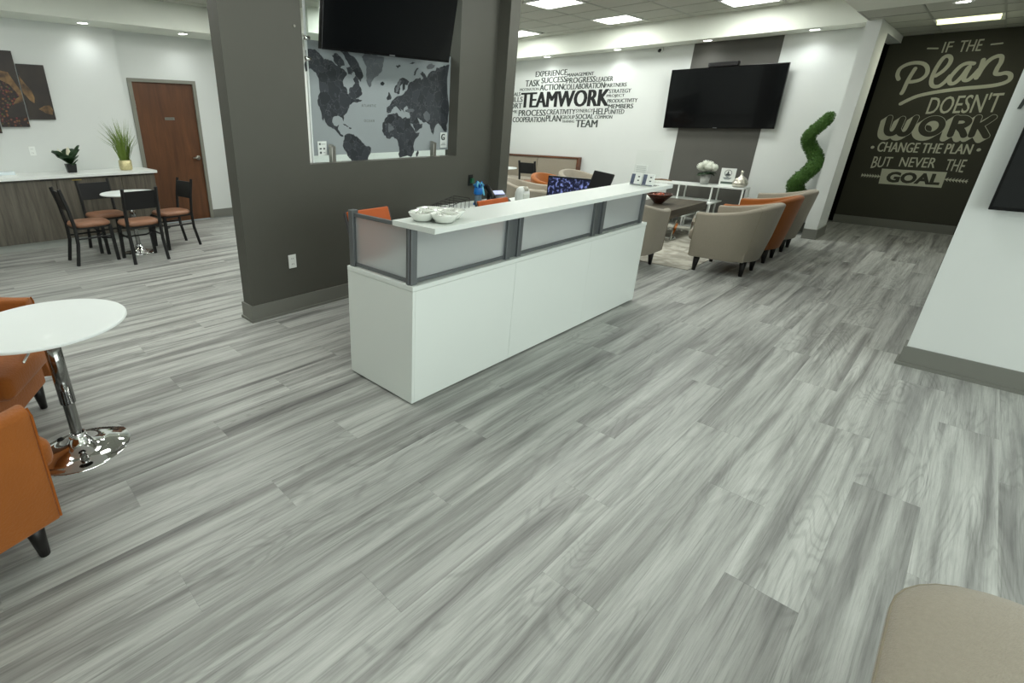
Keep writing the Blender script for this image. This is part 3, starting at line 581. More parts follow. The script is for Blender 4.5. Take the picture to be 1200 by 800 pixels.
# ---------------------------------------------------------------- lettering
t = thing('wall_decal', 'black and grey TEAMWORK word cloud lettering on the far white wall', 'wall decal', (9.74, 6, 2))
for wd, yl, yr, zb, zt, s in TEAM_WORDS:
    text_obj('word', wd, WALLX, (-.0005, yl-6, zb-2), yl-yr, zt-zb, M[('text_black', 'text_dark', 'text_mid')[s]], t, bold=0, xb=(yl-yr)/len(wd)*(.075 if s == 0 else .06), depth=.002)
PX = 11.18
t = thing('wall_decal', 'pale painted slogan lettering about the plan and the goal on the dark wall', 'wall decal', (PX, .6, 1.6))
for wd, yl, yr, zbl, zbr, ztl, ztr in PLAN_WORDS:
    if wd == 'WORK':      # rounded block letters with a drop shade towards lower left and a thin outline
        WS = [[(1.20, 1.625), (1.19, 1.46), (1.155, 1.40), (1.10, 1.40), (1.065, 1.46), (1.05, 1.61)], [(1.065, 1.47), (1.02, 1.40), (.965, 1.395), (.925, 1.45), (.905, 1.625)],
              [(.70+.105*sin(q*pi/8), 1.505+.11*cos(q*pi/8)) for q in range(17)],
              [(.475, 1.625), (.475, 1.39)], [(.475, 1.612), (.39, 1.615), (.34, 1.57), (.375, 1.515), (.475, 1.505)], [(.43, 1.505), (.375, 1.45), (.335, 1.385)],
              [(.262, 1.625), (.262, 1.39)], [(.12, 1.625), (.18, 1.55), (.242, 1.50)], [(.217, 1.52), (.165, 1.45), (.115, 1.38)]]
        def letters(nm, m_, wdt, off, dep):
            g_ = MB()
            for s in WS: stroke(g_, [(a+off, b-off) for a, b in s], wdt, lambda a, b, d: (-.0005-d, a-.6, b-1.6), 0, dep)
            g_.build(nm, m_, t)
        for k in range(6): letters('word_shadow', M['text_light'], .078, .046-.0085*k, .0008+.0012*k)
        letters('word', M['text_light'], .080, -.008, .0085); letters('word_face', M['plan_wall'], .069, -.008, .0115)
    else:
        text_obj('word', wd, WALLX, (-.0005, yl-.6, zbl-1.6), yl-yr, ztl-zbl, M['text_light'], t, bold=0, xb=(yl-yr)/len(wd)*(.05 if 'CHANGE' in wd else .02), depth=.002, hr=ztr-zbr, dy=zbr-zbl, slant=(.0))
fn = lambda a, b, d: (-.0005-d, a-.6, b-1.6)
g = MB()
for s in SCRIPT_STROKES: stroke(g, s, .047, fn, 0, .002)
g.build('script_word', M['text_light'], t)
g = MB()
for k, s in enumerate(DASHES): stroke(g, [(a-.035*k, b) for a, b in s], .02, fn, 0, .002)
for (a, b) in DOTS: g.cyl(fn(a, b, 0), fn(a, b, .002), .022, n=12)
g.build('dash', M['text_light'], t)
MB().prism(GOAL_BOX, lambda a, b: fn(a, b, 0), lambda a, b: fn(a, b, .002)).build('banner', M['text_light'], t)
(a, b), (c, d), (e, f_), (h_, i_) = GOAL_WORD
text_obj('banner_word', 'GOAL', WALLX, (-.003, a-.6, b-1.6), a-c, i_-b, M['plan_wall'], t, bold=.05, depth=.001, dy=d-b, hr=f_-d)
g = MB(); A = ARROWS
for (ya, za), (yb, zb), sg in ((A[0], A[1], 1), (A[2], A[3], -1)):
    n_ = 7; stroke(g, [(ya, za), (yb, zb)], .012, fn, 0, .002)
    for k in range(n_):
        u = (k+.5)/n_; y = ya+(yb-ya)*u; z = za+(zb-za)*u; h_ = .032; l_ = .036*sg
        g.add([fn(y+l_/2, z+h_, .0025), fn(y-l_/2, z, .0025), fn(y+l_/2, z-h_, .0025), fn(y+l_/4, z, .0025)], [(0, 1, 3), (3, 1, 2)])
g.build('arrow', M['text_light'], t)
t = tag(MB().prism([(-.030, 1.635), (-.046, 1.635), (-.062, 1.72), (-.05, 1.76)], lambda a, b: (4.6895, a, b), lambda a, b: (4.6875, a, b)).build('wall_decal', M['text_dark']), 'dark stroke of a letter above the television on the right wall', 'wall decal')

# ---------------------------------------------------------------- left wall: door, cabinets, pictures
d1 = struct(box_obj('door_1', (2.487, 8.775, .008, 3.378, 8.82, 2.10), M['door']))
g = MB().box(2.43, 8.742, 0, 2.487, 8.86, 2.146).box(3.378, 8.742, 0, 3.43, 8.86, 2.146).box(2.487, 8.742, 2.10, 3.378, 8.86, 2.146)
g.build('door_frame', M['frame_grey'], d1)
MB().cyl((3.315, 8.775, 1.0), (3.315, 8.75, 1.0), .035, n=18).cyl((3.315, 8.75, 1.0), (3.315, 8.72, 1.0), .014, n=12).tube([(3.315, 8.715, 1.0), (3.27, 8.712, 1.0), (3.215, 8.715, 1.0)], [.016, .014, .011]).build('door_handle', M['steel'], d1, smooth=True)
o = box_obj('sign_plate', (2.885, 8.768, 1.575, 3.03, 8.776, 1.615), M['steel'], d1)
text_obj('sign_text', 'RESTROOMS', WALLY, (2.90, 8.768, 1.588), .11, .014, M['text_black'], d1, depth=.001)
for z in (.3, 1.75): MB().cyl((2.487, 8.765, z), (2.487, 8.765, z+.1), .008, n=8).build('hinge', M['steel'], d1)

cab = thing('base_cabinet', 'long run of grey-brown wood-grain base cabinets against the left wall', 'cabinet', (0, 8.02, 0))
box_obj('carcass', (-3.0, -.04, .095, 2.345, .63, .872), M['cab'], cab)
box_obj('toe_kick', (-3.0, 0, 0, 2.345, .62, .096), M['base_light'], cab)
for x0, x1 in ((-2.94, -2.13), (-2.13, -1.34), (-1.34, -.55), (-.55, .36), (.36, 1.133), (1.133, 1.904), (1.904, 2.345)):
    o = box_obj('door_panel', (x0+.003, -.062, .098, x1-.003, -.04, .852), M['cab'], cab, bevel=.0015)
    if x0 > 0: box_obj('edge_pull', (x1-.17 if x0 < 1.5 else x0+.02, -.068, .853, x1-.03 if x0 < 1.5 else x0+.14, -.05, .862), M['black_metal'], o)
    if 1 < x0 < 1.5: box_obj('brass_latch', (x0+.18, -.066, .835, x0+.29, -.062, .846), mat('brass', rgb(170, 150, 80), .35, .8), o, label='small brass latch plate')
ct = tag(MB().box(-3.0, 7.925, .873, 2.38, 8.659, .91).build('countertop', M['quartz'], bevel=.004), 'white stone countertop on the grey-brown cabinets at left', 'countertop')
def outlet(x, y, z, lab, col, rough=.4):
    t = thing('wall_outlet', lab, 'outlet', (x, y, z))
    box_obj('cover_plate', (-.036, -.006, -.058, .036, 0, .058), col, t, bevel=.002)
    for zz in (-.024, .024):
        o = box_obj('socket', (-.017, -.008, zz-.014, .017, -.005, zz+.014), col, t, bevel=.003)
        MB().box(-.009, -.0088, zz-.004, -.006, -.008, zz+.007).box(.006, -.0088, zz-.004, .009, -.008, zz+.006).build('slots', M['black_plastic'], o)
    return t
outlet(1.055, 8.66, 1.182, 'white wall outlet above the counter beside the broad-leaved plant', M['white'])
outlet(2.088, 3.74, .451, 'white wall outlet low on the grey partition left of the desk', M['white'])
t = outlet(4.357, 3.74, .967, 'dark wall outlet with a green insert above the blue bottle', M['black_plastic'])
box_obj('adapter', (-.01, -.03, -.03, .03, -.008, .02), mat('green_plastic', rgb(30, 96, 66), .4), t)
o = tag(MB().cyl((2.267, 3.74, 2.218), (2.267, 3.732, 2.218), .009, n=12).build('wall_screw', M['steel']), 'tiny pale screw head on the partition left of the opening', 'screw')

# coffee picture panels
def pic_mat(name, kind):
    m = bpy.data.materials.new(name); m.use_nodes = True; nt = m.node_tree; p = nt.nodes['Principled BSDF']; L = nt.links.new
    tc = nd(nt, 'ShaderNodeTexCoord'); p.inputs['Roughness'].default_value = .5
    if kind == 'beans':
        v = nd(nt, 'ShaderNodeTexVoronoi'); v.inputs['Scale'].default_value = 34; L(tc.outputs['Object'], v.inputs['Vector'])
        r = nd(nt, 'ShaderNodeValToRGB'); r.color_ramp.elements[0].color = rgb(150, 92, 66); r.color_ramp.elements[1].color = rgb(38, 20, 14); r.color_ramp.elements[1].position = .55
        L(v.outputs['Distance'], r.inputs[0]); 
        n = nd(nt, 'ShaderNodeMix', data_type='RGBA', blend_type='MULTIPLY'); n.inputs[0].default_value = .8; L(r.outputs[0], n.inputs[6]); L(v.outputs['Color'], n.inputs[7])
        L(n.outputs[2], p.inputs['Base Color'])
    else:
        n = nd(nt, 'ShaderNodeTexNoise'); n.inputs['Scale'].default_value = 4; n.inputs['Detail'].default_value = 4; L(tc.outputs['Object'], n.inputs['Vector'])
        r = nd(nt, 'ShaderNodeValToRGB'); r.color_ramp.elements[0].position = .35; r.color_ramp.elements[1].position = .8
        n.inputs['Scale'].default_value = 4 if kind == 'dark' else 9; r.color_ramp.elements[0].color = rgb(30, 24, 20) if kind == 'dark' else rgb(56, 38, 20); r.color_ramp.elements[1].color = rgb(52, 43, 34) if kind == 'dark' else rgb(160, 124, 76)
        L(n.outputs['Fac'], r.inputs[0]); L(r.outputs[0], p.inputs['Base Color'])
    return m
PB, PD, PS = pic_mat('print_coffee_beans', 'beans'), pic_mat('print_dark_ground', 'dark'), pic_mat('print_burlap', 'burlap')
F = lambda d: (lambda a, b: (a, d, b))
t = thing('picture_panel', 'dark right-hand panel of the coffee picture on the left wall', 'picture', (1.262, 8.63, 1.905))
box_obj('canvas', (-.15, 0, -.33, .15, .03, .33), PD, t)
MB().prism([(-.15, .2), (-.10, .10), (-.05, .02), (-.035, -.06), (-.05, -.13), (-.09, -.10), (-.15, .0)], F(-.001), F(-.003)).build('sack_print', PS, t)
MB().prism([(-.02, -.20), (.05, -.16), (.12, -.15), (.14, -.21), (.12, -.27), (.05, -.25)], F(-.001), F(-.003)).build('scoop_print', pic_mat('print_wood', 'burlap'), t)
t = thing('picture_panel', 'tall middle panel of the coffee picture with beans in a sack', 'picture', (.948, 8.62, 1.93))
box_obj('canvas', (-.15, 0, -.445, .15, .03, .445), PD, t)
MB().prism([(-.148, .10), (-.05, .12), (.04, .08), (.10, -.02), (.148, -.12), (.148, -.44), (-.148, -.44)], F(-.001), F(-.003)).build('bean_print', PB, t)
MB().prism([(-.148, .10), (-.148, .19), (-.02, .215), (.06, .20), (.09, .12), (.148, -.02), (.148, -.16), (.10, -.04), (.04, .06), (-.05, .11)], F(-.003), F(-.005)).build('sack_print', PS, t)
MB().prism([(.0, -.20), (.06, -.16), (.148, -.13), (.148, -.30), (.06, -.33), (-.04, -.33), (-.06, -.28)], F(-.003), F(-.005)).build('scoop_print', pic_mat('print_scoop', 'dark'), t)
MB().prism([(.03, -.17), (.07, -.11), (.148, -.06), (.148, -.13), (.08, -.16)], F(-.0031), F(-.0052)).build('scoop_edge_print', PS, t)
t = thing('picture_panel', 'left panel of the coffee picture cut by the frame edge', 'picture', (.632, 8.61, 1.90))
box_obj('canvas', (-.15, 0, -.49, .15, .03, .45), PB, t)

# plants and box on the counter
t = thing('potted_plant', 'broad-leaved artificial plant in a square black pot on the counter', 'plant', (1.395, 8.29, .91))
MB().hexa([(-.05, -.05, 0), (.05, -.05, 0), (.05, .05, 0), (-.05, .05, 0)], [(-.062, -.062, .115), (.062, -.062, .115), (.062, .062, .115), (-.062, .062, .115)]).build('pot', M['black_plastic'], t, bevel=.004)
def leaf(mb, base, az, ln, wd, rise, droop, fold=.25, n=7):   # a blade folded along its midrib
    d = Vector((cos(az), sin(az), 0)); s_ = Vector((-sin(az), cos(az), 0)); vs = []; fs = []
    for i in range(n+1):
        u = i/n; p = Vector(base)+d*ln*u*(1-.15*u)+Vector((0, 0, rise*u-droop*u*u)); w_ = wd*sin(pi*min(1, .06+u*.94))**.8
        vs += [p-s_*w_+Vector((0, 0, w_*fold)), p, p+s_*w_+Vector((0, 0, w_*fold))]
    for i in range(n): fs += [(3*i, 3*i+1, 3*i+4, 3*i+3), (3*i+1, 3*i+2, 3*i+5, 3*i+4)]
    return mb.add(vs, fs)
def thick(o, th=.002):
    s_ = o.modifiers.new('thick', 'SOLIDIFY'); s_.thickness = th; return o
for az, ln, wd, ri, dr in ((3.25, .17, .085, .20, .05), (3.7, .15, .08, .14, .05), (4.3, .13, .08, .12, .03), (5.0, .12, .08, .10, .02), (5.6, .13, .08, .18, .02), (6.1, .14, .085, .24, .02), (.3, .15, .08, .20, .03), (1.2, .12, .07, .2, .02), (2.4, .14, .07, .18, .03), (4.7, .15, .075, .03, .03)):
    thick(leaf(MB(), (0, 0, .1), az, ln*1.3, wd*1.2, ri*1.1, dr, fold=.7).build('leaf', M['leaf'], t, smooth=True))
pw = mat('cream_petal', rgb(222, 220, 196), .6, var=.05)
for az, ln, ri in ((2.6, .14, .19), (1.2, .06, .21), (5.2, .10, .15)): thick(leaf(MB(), (0, -.01, .12), az, ln, .028, ri, .0, .6).build('flower', pw, t, smooth=True))
t = thing('potted_grass', 'tall tufted green artificial grass in a hammered gold pot', 'plant', (2.062, 8.24, .91))
gold = mat('hammered_gold', rgb(206, 196, 150), .3, .6, var=.3, scale=50, bump=.6, bscale=60)
MB().lathe([(0, 0), (.072, 0), (.082, .01), (.085, .06), (.082, .135), (.075, .135), (.075, .12), (0, .12)], 24).build('pot', gold, t, smooth=True)
g = MB(); rn = random.Random(3)
for k in range(230):
    a = rn.uniform(0, 2*pi); sp = rn.uniform(0, 1)**.8*.25; h_ = rn.uniform(.34, .62)*(1-.35*sp/.25*rn.random()); r0 = rn.uniform(0, .055); w_ = rn.uniform(.002, .004)
    b0 = Vector((cos(a)*r0, sin(a)*r0, .11)); mid_ = b0+Vector((cos(a)*sp*.35, sin(a)*sp*.35, h_*.6)); e_ = b0+Vector((cos(a)*sp-.06*rn.random(), sin(a)*sp, h_)); s_ = Vector((-sin(a+.6), cos(a+.6), 0))*w_
    g.add([b0-s_, b0+s_, mid_+s_, mid_-s_, e_], [(0, 1, 2, 3), (3, 2, 4)])
o = g.build('grass_blades', M['leaf2'], t); o['kind'] = 'stuff'
t = thing('tray', 'flat white tray at the left end of the counter', 'tray', (.5, 8.33, .91))
box_obj('tray_base', (-.6, -.13, 0, .28, .1, .012), M['white'], t, bevel=.003)
box_obj('tray_body', (-.58, -.12, .013, .26, .09, .05), mat('clear_plastic_tray', rgb(216, 228, 232), .2, var=.04), t, bevel=.006)
# ---------------------------------------------------------------- reception desk
DX0, DX1, DY0, DY1 = 1.757, 4.608, 1.874, 2.468
desk = thing('reception_desk', 'long white reception desk with frosted panels and a raised counter', 'desk', (0, 0, 0))
for a, b in ((DX0+.022, 2.684), (2.686, 3.66), (3.661, DX1-.022)):
    box_obj('front_panel', (a, DY0, .012, b, DY0+.02, .707), M['laminate'], desk, bevel=.001)
box_obj('side_panel', (DX0, DY0, .012, DX0+.021, DY1, .707), M['laminate'], desk, bevel=.001)
box_obj('side_panel', (DX1-.021, DY0, .012, DX1, DY1, .707), M['laminate'], desk, bevel=.001)
box_obj('toe_shadow_gap', (DX0+.02, DY0+.02, 0, DX1-.02, DY1-.02, .014), M['black'], desk)  # shade of the toe gap under the panels, put in as a black slab
box_obj('ledge', (DX0-.002, DY0-.002, .709, DX1+.002, DY1, .736), M['laminate'], desk, bevel=.0015)
box_obj('worktop', (DX0+.36, 1.99, .7365, DX1, 2.56, .745), M['laminate'], desk)
PXs = [1.785, 2.615, 2.735, 3.705, 3.825, 4.53]
fy = 1.915
for x in PXs:
    MB().box(x-.022, fy-.022, .736, x+.022, fy+.022, 1.062).box(x-.028, fy-.006, .736, x+.028, fy+.006, 1.058).build('post', M['alu'], desk, bevel=.003)
MB().box(1.763, 2.405, .736, 1.807, 2.449, 1.078).build('post', M['alu'], desk, bevel=.003)
fz = bpy.data.materials.new('frosted_acrylic'); fz.use_nodes = True; p_ = fz.node_tree.nodes['Principled BSDF']
p_.inputs['Base Color'].default_value = rgb(198, 202, 202); p_.inputs['Roughness'].default_value = .55; p_.inputs['Transmission Weight'].default_value = .62; p_.inputs['IOR'].default_value = 1.12
M['frost'] = fz
rl = MB()
for a, b in ((1.807, 2.593), (2.757, 3.683), (3.847, 4.508)):
    if a > 2: box_obj('post_filler', (a-.115, fy-.004, .738, a-.05, fy+.004, 1.06), M['alu'], desk)
    box_obj('frosted_panel', (a+.004, fy-.003, .762, b-.004, fy+.003, 1.042), M['frost'], desk)
    MB().box(a, fy-.01, .742, b, fy+.01, .764).build('rail', M['alu'], desk, bevel=.002)
    MB().box(a, fy-.01, 1.04, b, fy+.01, 1.06).build('rail', M['alu'], desk, bevel=.002)
box_obj('frosted_panel', (1.782, 1.941, .762, 1.788, 2.401, 1.042), M['frost'], desk)
MB().box(1.775, 1.937, .742, 1.795, 2.405, .764).build('rail', M['alu'], desk, bevel=.002)
MB().box(1.775, 1.937, 1.04, 1.795, 2.405, 1.0615).build('rail', M['alu'], desk, bevel=.002)
MB().box(1.692, 1.655, 1.063, 4.45, 1.965, 1.091).build('counter_top', M['laminate'], desk, bevel=.002)
TOPZ = 1.091
# dish with wrapped sweets
t = thing('divided_dish', 'white ceramic dish of joined scalloped bowls holding clear wrapped sweets', 'dish', (1.868, 1.815, TOPZ))
def bowl(cx, cy, r, h, sx=1.0):
    m = MB().lathe([(0, .004), (r*.5, .004), (r*.62, .006), (r*.92, h*.75), (r*1.0, h), (r*.97, h+.002), (r*.88, h*.78), (r*.55, .014), (0, .012)], 28)
    m.v = [(x*sx+cx, y+cy, z) for x, y, z in m.v]; return m
rn = random.Random(5)
for k in range(4):
    a = k*pi/2-1.9; bowl(.082*cos(a), .082*sin(a), .074, .045).build('bowl', M['ceramic'], t, smooth=True)
bowl(0, 0, .05, .03).build('centre_bowl', M['ceramic'], t, smooth=True)
sweet = mat('clear_wrapper', rgb(214, 216, 210), .15, var=.2, scale=60, coat=.6)
g = MB()
for k in range(60):
    a = k % 4*pi/2-1.9; q = rn.uniform(0, 2*pi); rr = rn.uniform(0, .042); x = .082*cos(a)+rr*cos(q); y = .082*sin(a)+rr*sin(q); z = .028+rn.random()*.016; s_ = .009
    u = Vector((rn.uniform(-1, 1), rn.uniform(-1, 1), rn.uniform(-1, 1))).normalized(); v = u.orthogonal().normalized(); w_ = u.cross(v)
    c = Vector((x, y, z)); g.add([c+u*s_, c-u*s_, c+v*s_*.8, c-v*s_*.8, c+w_*s_*.6, c-w_*s_*.6], [(0,2,4),(2,1,4),(1,3,4),(3,0,4),(2,0,5),(1,2,5),(3,1,5),(0,3,5)])
o = g.build('wrapped_sweets', sweet, t); o['kind'] = 'stuff'
# card holders and sign holder
M['clear2'] = M['clear'].copy(); M['clear2'].name = 'clear_holder'
for n_ in M['clear2'].node_tree.nodes:
    if n_.type == 'BSDF_TRANSPARENT': n_.inputs['Color'].default_value = (.985, .99, .985, 1)
blue = mat('blue_photo_print', rgb(84, 92, 112), .4, var=.6, scale=60)
for k, (y0, lab) in enumerate(((1.835, 'left business card stack in clear holder at the right end of the counter'), (1.740, 'right business card stack in clear holder at the right end of the counter'))):
    t = thing('card_holder', lab, 'card holder', (4.17, y0, TOPZ))
    MB().box(-.03, -.045, 0, .03, .045, .006).box(.02, -.045, 0, .03, .045, .05).build('holder', M['clear2'], t)
    MB().hexa([(-.022, -.042, .007), (.0, -.042, .007), (.0, .042, .007), (-.022, .042, .007)], [(-.004, -.042, .092), (.012, -.042, .092), (.012, .042, .092), (-.004, .042, .092)]).build('cards', M['white'], t)
    MB().add([(-.0225, .041, .014), (-.0225, .012, .014), (-.0065, .012, .088), (-.0065, .041, .088)], [(3, 2, 1, 0)]).build('photo_print', blue, t)
    MB().box(-.0235, -.042, .007, -.0225, .042, .012).build('blue_band', blue, t)
    g = MB()
    for z in (.036, .064): g.box(-.0225+.21*(z-.012), -.026, z, -.005, -.012, z+.009)
    g.build('small_print', ink, t)
t = thing('sign_holder', 'clear acrylic sign holder behind the business cards on the counter', 'sign holder', (4.235, 1.79, TOPZ))
box_obj('holder_base', (-.04, -.10, 0, .04, .10, .004), M['clear2'], t)
box_obj('acrylic_front', (-.006, -.105, .004, -.003, .105, .262), M['clear2'], t)
box_obj('paper', (-.009, -.0, .085, -.0072, .10, .155), M['white'], t)
g = MB()
for z in (.10, .113, .126, .139): g.box(-.0096, .012, z, -.0088, .088, z+.003)
g.build('printed_lines', inkl, t)
# worktop items
t = thing('monitor', 'dark-framed monitor showing a blue camera grid behind the counter', 'monitor', (4.52, 2.60, .745), 0)
box_obj('monitor_body', (0, -.27, .035, .03, .27, .325), M['black_plastic'], t, bevel=.004)
sm = bpy.data.materials.new('camera_grid_screen'); sm.use_nodes = True; nt = sm.node_tree; p_ = nt.nodes['Principled BSDF']; p_.inputs['Base Color'].default_value = rgb(10, 12, 24)
tc = nd(nt, 'ShaderNodeTexCoord'); vn = nd(nt, 'ShaderNodeTexNoise'); vn.inputs['Scale'].default_value = 34; vn.inputs['Detail'].default_value = 2; nt.links.new(tc.outputs['Object'], vn.inputs['Vector'])
rr_ = nd(nt, 'ShaderNodeValToRGB'); e_ = rr_.color_ramp.elements; e_[0].position = .5; e_[0].color = rgb(14, 18, 44); e_[1].position = .72; e_[1].color = rgb(150, 165, 235)
nt.links.new(vn.outputs['Fac'], rr_.inputs[0]); nt.links.new(rr_.outputs[0], p_.inputs['Emission Color']); p_.inputs['Emission Strength'].default_value = .8
box_obj('screen', (-.002, -.255, .052, .001, .255, .31), sm, t)
MB().box(.0, -.03, 0, .05, .03, .2).box(-.08, -.1, 0, .1, .1, .012).build('stand', M['black_plastic'], t)
t = thing('monitor', 'tilted dark display seen from behind, right of the blue monitor', 'monitor', (4.26, 2.27, .745), 0)
t.rotation_euler = (radians(-16), radians(6), radians(-97))
box_obj('display_back', (-.10, -.015, .16, .10, .01, .425), M['black_plastic'], t, bevel=.006)
MB().box(-.03, -.05, 0.02, .03, -.01, .3).build('stand', M['black_plastic'], t)
# orange desk chairs
def desk_chair(label, loc, rz):
    t = thing('desk_chair', label, 'chair', loc, rz, 'orange desk chairs behind the reception desk')
    MB().hexa([(-.195, -.185, .50), (.195, -.185, .50), (.195, -.165, .50), (-.195, -.165, .50)], [(-.195, -.355, .965), (.195, -.355, .965), (.195, -.335, .965), (-.195, -.335, .965)]).build('backrest', M['orange_l'], t, bevel=.006)
    MB().hexa([(-.18, -.16, .44), (.18, -.16, .44), (.18, .24, .46), (-.18, .24, .46)], [(-.19, -.165, .47), (.19, -.165, .47), (.19, .25, .49), (-.19, .25, .49)]).build('seat', M['orange_l'], t, bevel=.012)
    for s_ in (-.205, .205): MB().tube([(s_, -.355, .96), (s_, -.19, .5), (s_, -.17, .45), (s_, .24, .45)], .011, 8).build('side_rail', M['black_metal'], t, smooth=True)
    MB().cyl((0, 0, .08), (0, 0, .44), .028, n=14).build('column', M['chrome'], t, smooth=True)
    for k in range(5):
        a = 2*pi*k/5; o = MB().hexa([(0, -.02, .065), (.29, -.014, .055), (.29, .014, .055), (0, .02, .065)], [(0, -.02, .10), (.29, -.014, .075), (.29, .014, .075), (0, .02, .10)])
        o.v = [(x*cos(a)-y*sin(a), x*sin(a)+y*cos(a), z) for x, y, z in o.v]; o = o.build('base_arm', M['chrome'], t)
        MB().cyl((.28*cos(a)-.012*sin(a), .28*sin(a)+.012*cos(a), .026), (.28*cos(a)+.012*sin(a), .28*sin(a)-.012*cos(a), .026), .026, n=12).build('caster', M['black_plastic'], o, smooth=True)
    return t
M['orange_l'] = mat('orange_leather', rgb(196, 96, 44), .5, var=.1, scale=8, bump=.1)
dc = desk_chair('orange leather desk chair behind the left end of the reception desk', (2.31, 2.60, 0), radians(182))
dup(dc, (3.40, 2.32, 0), radians(180), 'orange leather desk chair behind the middle of the reception desk')
# credenza against the partition, with its things
t = thing('credenza', 'low white work table against the grey partition behind the desk', 'table', (0, 0, 0))
box_obj('worktop', (3.46, 3.22, .715, 4.677, 3.738, .74), M['laminate'], t, bevel=.002)
box_obj('worktop_end', (4.6785, 3.22, .715, 5.02, 3.598, .74), M['laminate'], t, bevel=.002)
for x in (3.47, 4.98): box_obj('side_panel', (x, 3.25, 0, x+.025, 3.59, .714), M['laminate'], t)
t = thing('file_sorter', 'black wire file sorter with stepped frames against the partition', 'file sorter', (3.50, 3.42, .74))
for k in range(7):
    x = .062*k; h_ = .05+.012*k
    MB().tube([(x, -.10, .004), (x, -.10, h_), (x, .11, h_), (x, .11, .004)], .0032, 6).build('wire_frame', M['black_metal'], t)
for y in (-.10, .11): MB().tube([(-.02, y, .006), (.38, y, .006)], .0035, 6).tube([(0, y, .05), (.372, y, .122)], .003, 6).build('side_wire', M['black_metal'], t)
t = thing('gift_bottle', 'clear bottle topped with blue wrap and a light blue ribbon bow', 'bottle', (4.23, 3.51, .74))
bl, lb = mat('bright_blue_wrap', rgb(20, 110, 190), .4, var=.3, scale=30), mat('light_blue_ribbon', rgb(110, 196, 226), .4, var=.2, scale=30)
MB().lathe([(0, 0), (.04, 0), (.042, .01), (.04, .03), (.036, .12), (0, .12)], 20).build('bottle_body', mat('bluish_clear_plastic', rgb(96, 116, 128), .15, var=.2, scale=20), t, smooth=True)
MB().lathe([(.0, .11), (.046, .11), (.05, .12), (.046, .175), (0, .18)], 20).build('wrap', bl, t, smooth=True)
MB().lathe([(0, .0), (.046, .0), (.048, .016), (.036, .026)], 20).build('wrap_foot', bl, t, smooth=True)
for k in range(9):
    a = k*2*pi/9; MB().tube([(0, 0, .18), (.03*cos(a), .03*sin(a), .215+.012*(k % 3)), (.055*cos(a), .055*sin(a), .20+.01*(k % 2)), (.03*cos(a), .03*sin(a), .183), (0, 0, .18)], [.004, .009, .009, .007, .004], 6).build('bow_loop', lb if k % 2 else bl, t, smooth=True)
MB().hexa([(.03, -.05, .10), (.05, -.052, .10), (.052, -.047, .10), (.03, -.046, .10)], [(.0, -.04, .2), (.02, -.045, .2), (.02, -.04, .2), (.0, -.035, .2)]).build('ribbon_tail', lb, t)
t = thing('desk_phone', 'black desk telephone with raised handset and small lit screen', 'telephone', (4.50, 3.44, .74), radians(-25))
MB().hexa([(-.1, -.1, 0), (.1, -.1, 0), (.1, .1, 0), (-.1, .1, 0)], [(-.1, -.1, .03), (.1, -.1, .03), (.1, .09, .11), (-.1, .09, .11)]).build('phone_body', M['black_plastic'], t, bevel=.006)
MB().tube([(-.115, -.1, .06), (-.12, -.07, .10), (-.12, .04, .16), (-.115, .09, .165)], [.03, .026, .026, .032], 10).build('handset', M['black_plastic'], t, smooth=True)
MB().hexa([(-.04, .03, .085), (.08, .03, .085), (.08, .09, .115), (-.04, .09, .115)], [(-.04, .025, .092), (.08, .025, .092), (.08, .085, .122), (-.04, .085, .122)]).build('screen', mat('phone_screen', rgb(170, 176, 206), .3, var=0, emit=rgb(176, 184, 222), estr=.7), t)
t = thing('label_printer', 'rounded white label printer at the end of the work table', 'printer', (4.84, 3.38, .74), radians(-20))
MB().lathe([(0, 0), (.075, 0), (.082, .02), (.08, .09), (.066, .13), (.04, .15), (0, .155)], 24).build('printer_body', M['white'], t, smooth=True)
MB().box(-.04, -.088, .03, .04, -.07, .085).build('paper_slot', M['ceramic'], t, bevel=.006)
MB().cyl((-.022, -.05, .13), (.022, -.05, .13), .028, n=16).build('label_roll', mat('paper_roll', rgb(196, 192, 178), .7), t, smooth=True)

